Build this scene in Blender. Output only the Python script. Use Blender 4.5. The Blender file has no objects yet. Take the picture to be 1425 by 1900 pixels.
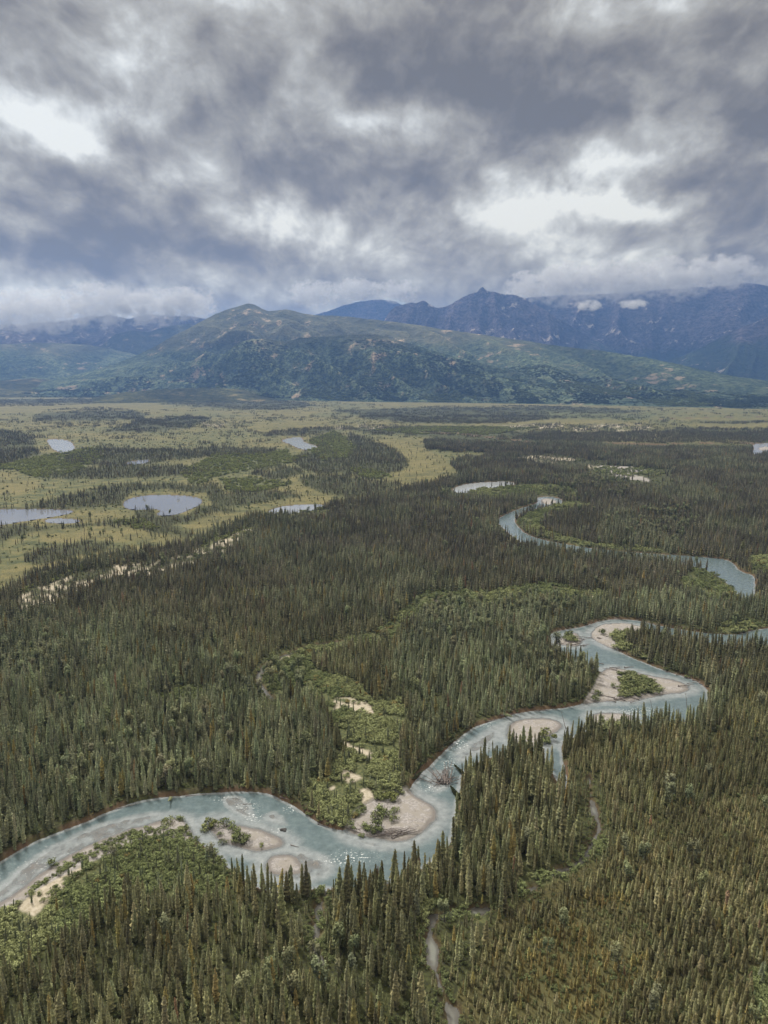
import bpy, math, random
import numpy as np
from mathutils import Vector, Matrix, Euler

random.seed(7)
rng = np.random.default_rng(11)
R = math.radians
sc = bpy.context.scene
COL = sc.collection

# ------------------------------------------------------------------ camera
CAM_H = 200.0
PITCH = R(10.33)
FPX = 1372.0                      # focal length in pixels of the 1425 x 1900 photograph
cam_d = bpy.data.cameras.new('camera')
cam = bpy.data.objects.new('camera', cam_d); COL.objects.link(cam)
cam.location = (0, 0, CAM_H)
cam.rotation_euler = (R(90) - PITCH, 0, 0)
cam_d.sensor_fit = 'VERTICAL'; cam_d.sensor_height = 24.0
cam_d.lens = 24.0 * FPX / 1900.0
cam_d.clip_start = 1.0; cam_d.clip_end = 60000.0
sc.camera = cam

# ------------------------------------------------------------------ render settings
sc.view_settings.view_transform = 'Standard'
sc.view_settings.look = 'None'
sc.view_settings.gamma = 1.0
sc.view_settings.exposure = 1.55
sc.view_settings.use_curve_mapping = False
sc.render.engine = 'CYCLES'
cy = sc.cycles
cy.max_bounces = 5; cy.diffuse_bounces = 2; cy.glossy_bounces = 2
cy.transmission_bounces = 2; cy.volume_bounces = 1; cy.transparent_max_bounces = 8
cy.use_denoising = True
cy.caustics_reflective = False; cy.caustics_refractive = False

# ------------------------------------------------------------------ node helpers
class NT:
    def __init__(s, tree): s.t = tree; s.n = tree.nodes; s.l = tree.links
    def node(s, typ, **kw):
        n = s.n.new(typ)
        for k, v in kw.items():
            if k == 'ins':
                for a, b in v.items():
                    if isinstance(b, bpy.types.NodeSocket): s.l.new(b, n.inputs[a])
                    elif b is not None: n.inputs[a].default_value = b
            else: setattr(n, k, v)
        return n
    def math(s, op, a, b=None, c=None, clamp=False):
        n = s.n.new('ShaderNodeMath'); n.operation = op; n.use_clamp = clamp
        for i, v in enumerate((a, b, c)):
            if v is None: continue
            if isinstance(v, bpy.types.NodeSocket): s.l.new(v, n.inputs[i])
            else: n.inputs[i].default_value = v
        return n.outputs[0]
    def vmath(s, op, a, b=None, scale=None):
        n = s.n.new('ShaderNodeVectorMath'); n.operation = op
        for i, v in enumerate((a, b)):
            if v is None: continue
            if isinstance(v, bpy.types.NodeSocket): s.l.new(v, n.inputs[i])
            else: n.inputs[i].default_value = v
        if scale is not None:
            if isinstance(scale, bpy.types.NodeSocket): s.l.new(scale, n.inputs['Scale'])
            else: n.inputs['Scale'].default_value = scale
        return n.outputs[0]
    def noise(s, vec, scale, detail=4, rough=0.5, lac=2.0, dist=0.0):
        n = s.node('ShaderNodeTexNoise', ins={'Vector': vec, 'Scale': scale, 'Detail': detail, 'Roughness': rough, 'Lacunarity': lac, 'Distortion': dist})
        return n.outputs['Fac']
    def noisec(s, vec, scale, detail=4, rough=0.5):
        n = s.node('ShaderNodeTexNoise', ins={'Vector': vec, 'Scale': scale, 'Detail': detail, 'Roughness': rough})
        return n.outputs['Color']
    def ramp(s, fac, stops, interp='LINEAR'):
        n = s.n.new('ShaderNodeValToRGB'); n.color_ramp.interpolation = interp
        e = n.color_ramp.elements
        while len(e) < len(stops): e.new(0.5)
        for i, (p, c) in enumerate(stops):
            e[i].position = p
            e[i].color = c if len(c) == 4 else (*c, 1)
        s.l.new(fac, n.inputs[0]); return n.outputs[0]
    def maprange(s, v, a, b, c=0.0, d=1.0, smooth=True):
        n = s.n.new('ShaderNodeMapRange'); n.interpolation_type = 'SMOOTHSTEP' if smooth else 'LINEAR'
        s.l.new(v, n.inputs[0])
        for i, x in enumerate((a, b, c, d)): n.inputs[i + 1].default_value = x
        return n.outputs[0]
    def mix(s, fac, a, b, mode='MIX'):
        n = s.n.new('ShaderNodeMix'); n.data_type = 'RGBA'; n.blend_type = mode
        for i, v in ((0, fac), (6, a), (7, b)):
            if isinstance(v, bpy.types.NodeSocket): s.l.new(v, n.inputs[i])
            else: n.inputs[i].default_value = v if i == 0 or len(v) == 4 else (*v, 1)
        return n.outputs[2]
    def attr(s, name, typ='GEOMETRY', out='Fac'):
        n = s.n.new('ShaderNodeAttribute'); n.attribute_name = name; n.attribute_type = typ
        return n.outputs[out]

def px_dir(u, v):
    a = (u - 712.5) / FPX; b = -(v - 950.0) / FPX
    return (a, math.cos(PITCH) + b * math.sin(PITCH), -math.sin(PITCH) + b * math.cos(PITCH))
def px_azel(u, v):
    x, y, z = px_dir(u, v)
    return math.atan2(x, y), math.atan2(z, math.hypot(x, y))

# ------------------------------------------------------------------ world: a broken, heavy cloud deck over a blue sky
world = bpy.data.worlds.new('World'); sc.world = world; world.use_nodes = True
SUN_EL, SUN_AZ = R(52), R(-35)
W = NT(world.node_tree); W.n.clear()
out = W.node('ShaderNodeOutputWorld')
sky = W.node('ShaderNodeTexSky', sky_type='NISHITA', sun_disc=False)
sky.sun_elevation = SUN_EL; sky.sun_rotation = SUN_AZ; sky.altitude = 900; sky.air_density = 1.3
bg_sky = W.node('ShaderNodeBackground', ins={'Color': sky.outputs[0], 'Strength': 0.05})
D = W.vmath('NORMALIZE', W.node('ShaderNodeTexCoord').outputs['Generated'])
sep = W.node('ShaderNodeSeparateXYZ', ins={'Vector': D}); dx, dy, dz = sep.outputs[:3]
zc = W.math('ADD', W.math('MAXIMUM', dz, 0.0), 0.42)
P = W.node('ShaderNodeCombineXYZ', ins={'X': W.math('MULTIPLY', W.math('DIVIDE', dx, zc), 1.9), 'Y': W.math('MULTIPLY', W.math('DIVIDE', dy, zc), 1.25), 'Z': W.math('MULTIPLY', dz, 1.0)}).outputs[0]
warp = W.vmath('SUBTRACT', W.noisec(P, 2.2, 3, 0.5), (0.5, 0.5, 0.5))
P2 = W.vmath('ADD', P, W.vmath('SCALE', warp, scale=0.22))
n_big = W.noise(P2, 1.5, 3, 0.5)
n_puff = W.noise(P2, 2.7, 9, 0.58)
UP = (0.0, -0.10, 0.03)            # a small step towards the zenith: bulges are lighter on the side that faces it
n_puff_up = W.noise(W.vmath('ADD', P2, UP), 2.7, 9, 0.58)
emb = W.math('SUBTRACT', n_puff, n_puff_up)
vo = W.node('ShaderNodeTexVoronoi', feature='F1', ins={'Vector': W.vmath('ADD', P2, W.vmath('SCALE', W.vmath('SUBTRACT', W.noisec(P2, 7.0, 5, 0.6), (0.5, 0.5, 0.5)), scale=0.16)), 'Scale': 3.4, 'Detail': 1.5, 'Roughness': 0.5})
vo.normalize = True
n_bil = vo.outputs['Distance']
wisp = W.noise(P, 13.0, 4, 0.6)
# warped azimuth and elevation, for the large cloud masses
wd = W.vmath('SUBTRACT', W.noisec(D, 5.5, 7, 0.56), (0.5, 0.5, 0.5))
sw = W.node('ShaderNodeSeparateXYZ', ins={'Vector': wd})
az = W.math('ADD', W.math('ARCTAN2', dx, dy), W.math('MULTIPLY', sw.outputs[0], 0.24))
el = W.math('ADD', W.math('ARCSINE', dz), W.math('MULTIPLY', sw.outputs[1], 0.16))
# cloud masses: (centre u, v, half width, half height in photo pixels -> turned into angles, weight)
MASSES = [
    (90, 235, 210, 45, 0.50), (300, 330, 70, 30, 0.22), (700, 228, 90, 28, 0.22), (640, 265, 120, 45, 0.12),
    (990, 320, 80, 52, 0.42), (1110, 362, 180, 30, 0.50), (1160, 275, 90, 16, 0.22), (960, 400, 110, 60, 0.30),
    (500, 420, 130, 48, 0.36), (640, 440, 150, 40, 0.28), (60, 545, 170, 50, 0.36), (1190, 110, 60, 130, 0.12),
    (60, 40, 220, 80, -0.02), (330, 90, 150, 60, 0.12), (1300, 150, 130, 60, 0.10), (1060, 470, 180, 42, 0.16),
    (600, 540, 160, 22, 0.10), (830, 480, 120, 60, 0.06), (1330, 400, 50, 30, 0.15),
    (1060, 110, 260, 110, -0.30), (880, 175, 140, 60, -0.20), (600, 60, 240, 80, -0.12), (1140, 225, 130, 40, -0.22),
    (230, 370, 150, 70, -0.36), (420, 260, 150, 60, -0.20), (740, 350, 170, 80, -0.34), (620, 300, 160, 50, -0.10),
    (1410, 400, 110, 130, -0.30), (1400, 250, 140, 70, -0.12), (1240, 310, 140, 24, -0.26), (300, 470, 280, 42, -0.30),
    (560, 500, 260, 36, -0.14), (40, 470, 120, 50, -0.10), (1000, 540, 420, 26, -0.08), (60, 160, 160, 30, -0.08),
    (1080, 510, 60, 20, -0.05),
]
tot = None
for (u, v, su, sv, w) in MASSES:
    a0, e0 = px_azel(u, v)
    a1, _ = px_azel(u + su, v); _, e1 = px_azel(u, v - sv)
    sa = abs(a1 - a0); se = abs(e1 - e0)
    da = W.math('DIVIDE', W.math('SUBTRACT', az, a0), sa)
    de = W.math('DIVIDE', W.math('SUBTRACT', el, e0), se)
    q = W.math('ADD', W.math('MULTIPLY', da, da), W.math('MULTIPLY', de, de))
    g = W.math('MULTIPLY', W.math('EXPONENT', W.math('MULTIPLY', q, -0.8)), w)
    tot = g if tot is None else W.math('ADD', tot, g)
b = W.math('MULTIPLY_ADD', n_big, 0.35, -0.175)
b = W.math('ADD', b, W.math('MULTIPLY_ADD', n_puff, 0.50, -0.25))
b = W.math('ADD', b, W.math('MULTIPLY', emb, 2.0))
b = W.math('ADD', b, W.math('MULTIPLY_ADD', n_bil, -0.45, 0.12))
b = W.math('ADD', b, W.math('MULTIPLY_ADD', wisp, 0.30, -0.15))
lum = W.math('ADD', W.math('ADD', b, W.math('MULTIPLY', tot, 1.2)), 0.49)
cloudc = W.ramp(lum, [(0.0, (0.058, 0.050, 0.042)), (0.22, (0.086, 0.077, 0.069)), (0.45, (0.134, 0.127, 0.119)), (0.66, (0.190, 0.190, 0.194)), (0.84, (0.272, 0.282, 0.308)), (1.0, (0.345, 0.358, 0.392))])
# overcast is brighter overhead; boost added beyond that to light the land
zen = W.maprange(dz, 0.42, 0.95, 1.0, 4.5)
low = W.maprange(dz, -0.05, 0.0, 0.35, 1.0)
cloudc = W.mix(1.0, cloudc, (0.965, 0.925, 0.775), 'MULTIPLY')
cloudc = W.mix(W.maprange(dz, 0.0, 0.34, 1.0, 0.0), cloudc, W.mix(1.0, cloudc, (1.13, 1.02, 0.80), 'MULTIPLY'))
bg_cloud = W.node('ShaderNodeBackground', ins={'Color': cloudc, 'Strength': W.math('MULTIPLY', zen, low)})
# blue gap just above the far peaks between the two ranges
ga, ge = px_azel(690, 572)
q = W.math('ADD', W.math('POWER', W.math('DIVIDE', W.math('SUBTRACT', az, ga), 0.040), 2.0), W.math('POWER', W.math('DIVIDE', W.math('SUBTRACT', el, ge), 0.018), 2.0))
gap = W.math('MULTIPLY', W.math('EXPONENT', W.math('MULTIPLY', q, -1.0)), 0.9)
gap = W.maprange(W.math('ADD', gap, W.math('MULTIPLY_ADD', n_puff, 1.2, -0.6)), 0.45, 0.9, 0.04, 0.5)
ms = W.node('ShaderNodeMixShader', ins={0: gap, 1: bg_cloud.outputs[0], 2: bg_sky.outputs[0]})
W.l.new(ms.outputs[0], out.inputs[0])

sun_d = bpy.data.lights.new('sun', 'SUN'); sun_d.energy = 1.5; sun_d.angle = R(10); sun_d.color = (1.0, 0.95, 0.87)
sun = bpy.data.objects.new('sun', sun_d); COL.objects.link(sun)
sun.rotation_euler = Vector((-math.sin(SUN_AZ) * math.cos(SUN_EL), -math.cos(SUN_AZ) * math.cos(SUN_EL), -math.sin(SUN_EL))).to_track_quat('-Z', 'Y').to_euler()
sun.location = (0, 0, 900)

# ------------------------------------------------------------------ numpy helpers
def _h(ix, iy, seed):
    h = (ix.astype(np.int64) * 374761393 + iy.astype(np.int64) * 668265263 + seed * 974711) & 0xffffffff
    h = ((h ^ (h >> 13)) * 1274126177) & 0xffffffff
    h = (h ^ (h >> 16)) & 0xffffff
    return h.astype(np.float32) / 16777215.0
def vnoise(x, y, seed=0):
    ix = np.floor(x); iy = np.floor(y); fx = x - ix; fy = y - iy
    fx = fx * fx * (3 - 2 * fx); fy = fy * fy * (3 - 2 * fy)
    a = _h(ix, iy, seed); b_ = _h(ix + 1, iy, seed); c = _h(ix, iy + 1, seed); d = _h(ix + 1, iy + 1, seed)
    return (a * (1 - fx) + b_ * fx) * (1 - fy) + (c * (1 - fx) + d * fx) * fy
def fbm(x, y, oct=4, seed=0, gain=0.5):
    s = 0; a = 1; t = 0
    for i in range(oct):
        s = s + a * vnoise(x * 2 ** i + 17.3 * i, y * 2 ** i - 9.1 * i, seed + i); t += a; a *= gain
    return s / t
def ridged(x, y, oct=5, seed=0, gain=0.5):
    s = 0; a = 1; t = 0
    for i in range(oct):
        n = 1 - np.abs(2 * vnoise(x * 2 ** i + 5.3 * i, y * 2 ** i + 3.7 * i, seed + i) - 1)
        s = s + a * n * n; t += a; a *= gain
    return s / t
def sstep(a, b_, x):
    t = np.clip((x - a) / (b_ - a), 0, 1); return t * t * (3 - 2 * t)
def ground_pt(u, v, z=0.0):
    x, y, zz = px_dir(u, v)
    t = (CAM_H - z) / -zz
    return (x * t, y * t)
def to_px(x, y, z=0.0):
    zz = z - CAM_H
    d = y * math.cos(PITCH) - zz * math.sin(PITCH)
    up = y * math.sin(PITCH) + zz * math.cos(PITCH)
    return 712.5 + FPX * x / d, 950 - FPX * up / d
def inside(poly, x, y):
    r = np.zeros(x.shape, bool); n = len(poly)
    for i in range(n):
        x1, y1 = poly[i]; x2, y2 = poly[(i + 1) % n]
        if y1 == y2: continue
        c = ((y1 > y) != (y2 > y)) & (x < (x2 - x1) * (y - y1) / (y2 - y1) + x1)
        r ^= c
    return r
def seg_dist(x, y, p, q):
    dx_, dy_ = q[0] - p[0], q[1] - p[1]; L = dx_ * dx_ + dy_ * dy_ + 1e-9
    t = np.clip(((x - p[0]) * dx_ + (y - p[1]) * dy_) / L, 0, 1)
    return np.hypot(x - p[0] - t * dx_, y - p[1] - t * dy_), t
BIG = 60.0
def chaikin(P_, n=1, closed=True):
    P_ = [tuple(p) for p in P_]
    for _ in range(n):
        Q = []; m = len(P_)
        for i in range(m if closed else m - 1):
            a, b_ = P_[i], P_[(i + 1) % m]
            Q.append((a[0] * .75 + b_[0] * .25, a[1] * .75 + b_[1] * .25)); Q.append((a[0] * .25 + b_[0] * .75, a[1] * .25 + b_[1] * .75))
        if not closed: Q = [P_[0]] + Q + [P_[-1]]
        P_ = Q
    return P_
def sdf_poly(px, x, y, smooth=1):
    """signed distance in metres to a shore line given in photo pixels, negative inside"""
    g = chaikin([ground_pt(u, v) for u, v in px], smooth)
    xs = [p[0] for p in g]; ys = [p[1] for p in g]
    res = np.full(x.shape, BIG, np.float32)
    m = (x > min(xs) - BIG) & (x < max(xs) + BIG) & (y > min(ys) - BIG) & (y < max(ys) + BIG)
    if not m.any(): return res
    X, Y = x[m], y[m]; d = np.full(X.shape, BIG, np.float32)
    for i in range(len(g)):
        p, q = g[i], g[(i + 1) % len(g)]
        mm = (X > min(p[0], q[0]) - BIG) & (X < max(p[0], q[0]) + BIG) & (Y > min(p[1], q[1]) - BIG) & (Y < max(p[1], q[1]) + BIG)
        if not mm.any(): continue
        dd, _ = seg_dist(X[mm], Y[mm], p, q); d[mm] = np.minimum(d[mm], dd)
    ins = inside(g, X, Y)
    res[m] = np.where(ins, -d, d); return res
def sdf_line(px, x, y):
    """px: (u, v, half width in metres)"""
    g = [(*ground_pt(u, v), w * (0.33 if w < 4.5 else 1.0)) for u, v, w in px]
    res = np.full(x.shape, BIG, np.float32)
    for i in range(len(g) - 1):
        p, q = g[i], g[i + 1]
        mm = (x > min(p[0], q[0]) - BIG) & (x < max(p[0], q[0]) + BIG) & (y > min(p[1], q[1]) - BIG) & (y < max(p[1], q[1]) + BIG)
        if not mm.any(): continue
        dd, t = seg_dist(x[mm], y[mm], p, q)
        res[mm] = np.minimum(res[mm], dd - (p[2] * (1 - t) + q[2] * t))
    return res

# ------------------------------------------------------------------ the map (traced shore lines and vegetation patches)
RIVER = [(1600,1150),(1500,1158),(1425,1166),(1395,1170),(1370,1178),(1330,1177),(1290,1172),(1250,1166),(1215,1160),(1190,1152),(1165,1150),(1140,1149),
 (1115,1152),(1095,1159),(1075,1165),(1050,1168),(1030,1172),(1018,1180),(1018,1190),(1040,1212),(1075,1232),(1105,1243),(1128,1252),(1124,1265),(1114,1278),
 (1104,1290),(1090,1302),(1070,1310),(1040,1315),(1000,1318),(970,1322),(930,1333),(900,1343),(880,1350),(860,1365),(840,1380),(820,1400),(800,1420),(785,1435),
 (770,1452),(762,1466),(745,1480),(715,1490),(690,1505),(665,1525),(640,1543),(620,1540),(600,1532),(570,1515),(550,1500),(525,1486),(500,1474),(470,1470),
 (430,1470),(380,1473),(340,1477),(300,1480),(260,1487),(220,1500),(180,1517),(150,1530),(110,1545),(70,1560),(30,1582),(0,1600),(-60,1635),(-200,1720),(-420,1860),
 (-300,1900),(-60,1722),(0,1690),(20,1665),(60,1640),(100,1612),(150,1585),(200,1560),(250,1545),(290,1530),(330,1518),(348,1530),(358,1550),(378,1568),(402,1582),
 (430,1615),(470,1645),(520,1656),(560,1652),(600,1645),(640,1655),(700,1645),(750,1626),(790,1606),(818,1588),(834,1566),(842,1540),(847,1500),(851,1465),
 (856,1438),(875,1420),(910,1404),(960,1398),(1000,1392),(1020,1378),(1050,1374),(1100,1352),(1150,1346),(1200,1346),(1250,1344),(1285,1336),(1308,1318),
 (1315,1300),(1312,1282),(1300,1268),(1270,1256),(1240,1247),(1215,1238),(1185,1226),(1160,1215),(1135,1202),(1105,1190),(1096,1180),(1100,1170),(1112,1160),
 (1135,1157),(1165,1157),(1190,1163),(1220,1172),(1270,1185),(1330,1196),(1390,1202),(1425,1204),(1500,1195),(1600,1180)]
RIVER_FAR = [(995,923),(1000,933),(972,941),(945,951),(925,962),(922,968),(932,978),(945,990),(962,1004),(985,1011),(1020,1018),(1085,1028),(1150,1036),(1200,1041),
 (1260,1046),(1300,1054),(1325,1066),(1350,1082),(1368,1102),(1380,1118),(1396,1118),(1400,1098),(1401,1078),(1399,1068),(1372,1060),(1362,1046),(1345,1037),
 (1290,1032),(1200,1027),(1100,1018),(1050,1010),(1000,1000),(975,991),(962,978),(953,967),(957,960),(972,950),(992,944),(1020,940),(1044,936),(1043,926),(1020,921)]
WATERS = [  # (name, kind, shape)
 ('river_water', 'poly', RIVER, 'river'), ('river_water', 'poly', RIVER_FAR, 'river'),
 ('river_water', 'poly', [(1014,1366),(1050,1360),(1040,1385),(1041,1405),(1047,1428),(1052,1452),(1044,1468),(1030,1440),(1016,1424),(1008,1398),(996,1386),(1000,1376)], 'river'),
 ('river_water', 'poly', [(836,909),(856,899),(900,894),(950,893),(958,901),(900,906),(874,912),(856,917)], 'silt'),
 ('river_water', 'poly', [(518,817),(545,811),(560,811),(562,819),(574,824),(592,829),(575,836),(555,833),(540,825)], 'silt'),
 ('river_water', 'poly', [(86,814),(104,815),(126,816),(137,826),(138,839),(112,841),(94,830)], 'silt'),
 ('river_water', 'line', [(780,803,10),(850,804,12),(880,808,13),(945,815,12),(980,819,8)], 'silt'),
 ('river_water', 'line', [(1120,821,12),(1165,823,16),(1215,825,14),(1260,823,8),(1340,822,8),(1405,822,10),(1500,821,10)], 'silt'),
 ('river_water', 'poly', [(1396,822),(1450,821),(1460,838),(1420,842),(1405,848),(1394,844),(1400,832)], 'silt'),
 ('river_water', 'line', [(1225,778,7),(1260,776,6),(1330,774,6),(1440,773,6)], 'silt'),
 ('pond_water', 'poly', [(228,934),(238,926),(262,920),(290,918),(340,919),(370,924),(376,931),(368,939),(348,947),(335,953),(305,958),(288,955),(300,948),(288,944),(262,946),(235,945)], 'pond'),
 ('pond_water', 'poly', [(-260,938),(0,945),(40,945),(100,945),(135,947),(136,951),(110,957),(60,965),(20,971),(0,975),(-260,1000)], 'pond'),
 ('pond_water', 'poly', [(78,966),(100,961),(148,964),(146,970),(100,972)], 'pond'),
 ('pond_water', 'poly', [(496,949),(518,940),(560,936),(600,936),(612,939),(584,947),(535,955),(505,954)], 'pond'),
 ('pond_water', 'poly', [(228,860),(248,855),(278,852),(276,858),(250,863)], 'pond'),
 ('creek_water', 'line', [(1093,1440,1.0),(1095,1470,1.2),(1099,1500,1.5),(1110,1523,2.0),(1111,1540,3.4),(1101,1560,3.0),(1088,1588,2.2),(1075,1602,3.0),(1050,1612,2.6),(1020,1628,1.6),(985,1652,1.6)], 'creek'),
 ('creek_water', 'line', [(900,1692,1.4),(870,1696,2.6),(835,1696,2.2),(806,1704,2.6),(798,1725,1.8),(800,1755,2.6),(806,1790,2.0),(816,1830,1.8),(830,1862,2.4),(842,1890,3.0),(850,1960,2.4)], 'creek'),
 ('creek_water', 'line', [(606,1648,1.4),(601,1662,1.4),(594,1680,1.0),(588,1735,1.1),(585,1758,1.2),(592,1785,0.9)], 'creek'),
 ('slough_water', 'line', [(632,1190,2.0),(590,1196,2.2),(556,1206,3.0),(520,1220,3.5),(492,1236,4.0),(480,1254,4.0),(482,1272,3.4),(500,1292,2.2),(505,1300,2.0)], 'creek'),
 ('slough_water', 'line', [(805,1118,2),(812,1110,3),(835,1104,3)], 'creek'),
 ('slough_water', 'line', [(100,1305,2.5),(106,1290,2.5)], 'creek'),
]
BARS = [
 [(1112,1250),(1128,1238),(1150,1240),(1180,1247),(1200,1252),(1240,1259),(1270,1267),(1283,1277),(1270,1286),(1240,1288),(1215,1293),(1190,1298),(1165,1303),(1140,1301),(1110,1303),(1090,1306),(1080,1312),(1085,1296),(1100,1278)],
 [(1030,1186),(1050,1178),(1068,1172),(1076,1180),(1083,1190),(1072,1201),(1050,1198),(1034,1196)],
 [(1096,1174),(1112,1160),(1135,1156),(1165,1156),(1192,1163),(1182,1174),(1150,1177),(1142,1190),(1152,1208),(1135,1204),(1120,1197),(1096,1184)],
 [(940,1346),(958,1335),(1000,1331),(1030,1335),(1048,1346),(1036,1358),(1022,1364),(1012,1385),(970,1392),(940,1375)],
 [(755,1462),(766,1468),(778,1480),(800,1492),(813,1502),(813,1515),(800,1535),(775,1552),(750,1562),(730,1564),(700,1557),(665,1553),(640,1545),(640,1530),(660,1505),(700,1480),(735,1468)],
 [(383,1523),(400,1520),(430,1527),(470,1534),(505,1545),(528,1558),(529,1570),(505,1578),(480,1583),(460,1579),(420,1568),(400,1556),(385,1540)],
 [(497,1590),(520,1584),(550,1586),(561,1600),(572,1618),(545,1626),(500,1626),(488,1610)],
 [(-120,1752),(-30,1690),(30,1654),(80,1613),(140,1578),(200,1551),(260,1531),(320,1516),(345,1521),(360,1548),(366,1570),(330,1560),(290,1550),(250,1565),(200,1590),(150,1615),(100,1640),(50,1672),(10,1700),(-60,1760)],
 [(1095,1326),(1120,1322),(1165,1324),(1178,1332),(1170,1350),(1100,1352)],
 [(1000,930),(1010,924),(1030,927),(1036,934),(1015,937)],
 [(1102,866),(1150,865),(1190,870),(1200,875),(1160,878),(1209,890),(1204,896),(1140,886),(1130,876)],
 [(1405,830),(1425,828),(1440,834),(1410,838)],
]
SHALLOWS = [   # gravel that stays just under or at the surface
 ([(488,1512),(510,1504),(526,1514),(537,1530),(520,1531),(495,1525)], 3), ([(660,1556),(700,1560),(722,1572),(700,1578),(665,1566)], 3),
 ([(786,1438),(810,1425),(838,1440),(835,1465),(800,1472)], 3), ([(410,1478),(450,1476),(470,1500),(470,1525),(420,1500)], 2),
 ([(-60,1700),(60,1585),(160,1535),(260,1508),(340,1508),(260,1530),(150,1575),(20,1660)], 4),
 ([(480,1580),(590,1580),(640,1610),(600,1640),(500,1640)], 5), ([(835,1400),(870,1370),(930,1340),(930,1380),(850,1425)], 6),
]
FOAM = [(425,1483,26,6),(452,1497,22,10),(470,1515,16,10),(655,1590,40,10),(620,1600,30,6),(520,1541,14,4),(800,1462,18,8),(850,1380,20,14),(905,1345,16,5),(540,1500,12,8),(835,1420,14,14),(1050,1232,20,6),(1190,1320,50,8),(70,1600,20,6)]
# vegetation patches: name -> list of pixel outlines
PLAIN = [[(-700,1200),(-200,1125),(0,1096),(35,1082),(90,1060),(140,1052),(210,1042),(300,1024),(360,1010),(400,990),(440,975),(480,962),(520,952),(600,940),(640,930),(700,916),
  (760,903),(830,896),(862,882),(850,862),(860,850),(900,848),(905,838),(850,838),(806,834),(800,818),(840,812),(950,812),(1010,803),(1200,800),(1425,800),(2200,800),(2600,722),(-1800,722),(-1800,1000)]]
DARKP = [   # conifer patches on the open plain
 [(-100,785),(60,800),(88,812),(92,830),(112,842),(60,852),(0,864),(-300,885),(-300,785)],
 [(180,836),(330,836),(430,832),(520,834),(520,845),(400,850),(330,856),(285,862),(240,868),(180,868),(140,862),(150,845)],
 [(90,770),(130,758),(200,755),(280,768),(270,781),(170,784),(100,780)], [(-100,744),(150,741),(240,738),(245,746),(100,753),(-100,755)],
 [(190,803),(260,780),(350,772),(392,780),(345,796),(260,806)], [(300,750),(420,738),(520,744),(600,752),(520,762),(400,758)],
 [(555,842),(600,820),(630,850),(650,835),(640,805),(700,818),(735,838),(765,864),(740,873),(690,876),(640,882),(560,876),(535,858)],
 [(520,800),(600,792),(620,800),(560,808),(500,815),(500,806)],
 [(610,762),(760,756),(940,752),(1130,756),(1175,764),(1100,771),(950,785),(800,787),(740,783),(690,776)],
 [(600,796),(720,790),(880,796),(1010,800),(1010,806),(950,822),(840,816),(760,806)],
 [(1215,780),(1425,778),(1600,778),(1600,784),(1425,783),(1300,785)], [(1215,793),(1300,793),(1600,794),(1600,808),(1400,806),(1340,809),(1260,806)],
 [(1195,806),(1260,812),(1360,814),(1600,812),(1600,822),(1195,822)],
 [(60,940),(150,918),(215,905),(300,902),(400,905),(420,920),(385,924),(372,919),(290,911),(240,918),(222,934),(220,945),(140,947),(60,944),(-200,938),(-200,930)],
 [(240,948),(285,946),(296,960),(345,958),(370,945),(430,945),(460,950),(340,975),(290,985),(250,975)],
 [(-100,985),(60,965),(90,972),(130,975),(270,975),(330,985),(360,1000),(300,1005),(240,990),(140,978),(60,985),(0,1000)],
 [(60,1020),(140,1008),(210,1015),(200,1035),(100,1042),(60,1035)], [(380,925),(470,910),(520,915),(560,925),(480,938),(390,945)],
 [(540,890),(600,880),(700,885),(740,900),(700,912),(640,925),(600,915),(560,905)], [(470,880),(520,865),(560,880),(520,895)],
 [(100,880),(200,868),(330,866),(400,880),(300,888),(180,895)],
]
GREENP = [  # pale green shrub patches on the plain
 [(-100,878),(60,852),(120,842),(185,833),(200,850),(175,862),(150,880),(90,884),(40,868)], [(330,880),(400,845),(475,842),(560,850),(520,868),(430,880),(360,905)],
 [(560,835),(575,815),(620,800),(655,830),(640,850),(600,856)], [(640,870),(700,868),(720,882),(660,884)], [(490,845),(530,838),(540,852),(500,860)],
 [(400,895),(475,888),(540,900),(500,915),(420,912)], [(30,1085),(90,1068),(150,1055),(200,1050),(180,1062),(100,1082),(40,1098)], [(200,975),(270,968),(300,985),(250,988)],
 [(330,1020),(440,978),(500,960),(610,940),(500,985),(370,1028)], [(690,795),(900,790),(1000,795),(900,805),(760,806)], [(1000,765),(1200,768),(1180,778),(1020,775)]]
SANDP = [[(20,1120),(60,1092),(110,1080),(150,1068),(200,1062),(270,1050),(330,1040),(370,1022),(420,1003),(460,984),(490,984),(450,1012),(415,1036),(365,1056),(260,1080),(160,1100),(60,1128)],
 [(600,796),(700,785),(730,790),(650,795)], [(330,785),(420,788),(400,798),(340,796)], [(940,850),(1010,845),(1130,855),(1120,868),(1000,866)], [(930,790),(1180,786),(1190,800),(960,800)]]
YELLOWP = [[(700,812),(800,815),(808,834),(845,850),(852,868),(825,895),(750,900),(720,888),(770,868),(742,838)], [(780,792),(950,780),(1130,777),(1160,783),(1100,797),(950,800),(860,801)],
 [(1000,802),(1200,800),(1260,809),(1350,813),(1355,822),(1150,822),(1060,816)], [(1225,786),(1425,782),(1700,782),(1700,792),(1300,793)], [(480,785),(620,780),(560,798),(520,805),(470,800)],
 [(-200,860),(0,875),(90,888),(110,895),(60,912),(-200,925)], [(90,985),(230,980),(330,1000),(350,1008),(200,1012),(110,1000)], [(380,960),(520,945),(560,945),(470,962),(380,990),(330,985)],
 [(0,1050),(200,1030),(340,1008),(200,1040),(90,1052),(0,1080)], [(620,745),(1100,740),(1600,738),(1600,752),(1200,754),(760,756)], [(-300,752),(300,748),(320,760),(0,768),(-300,770)],
 [(480,860),(540,866),(500,880),(470,872)], [(640,880),(700,884),(730,892),(640,886)]]
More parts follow.
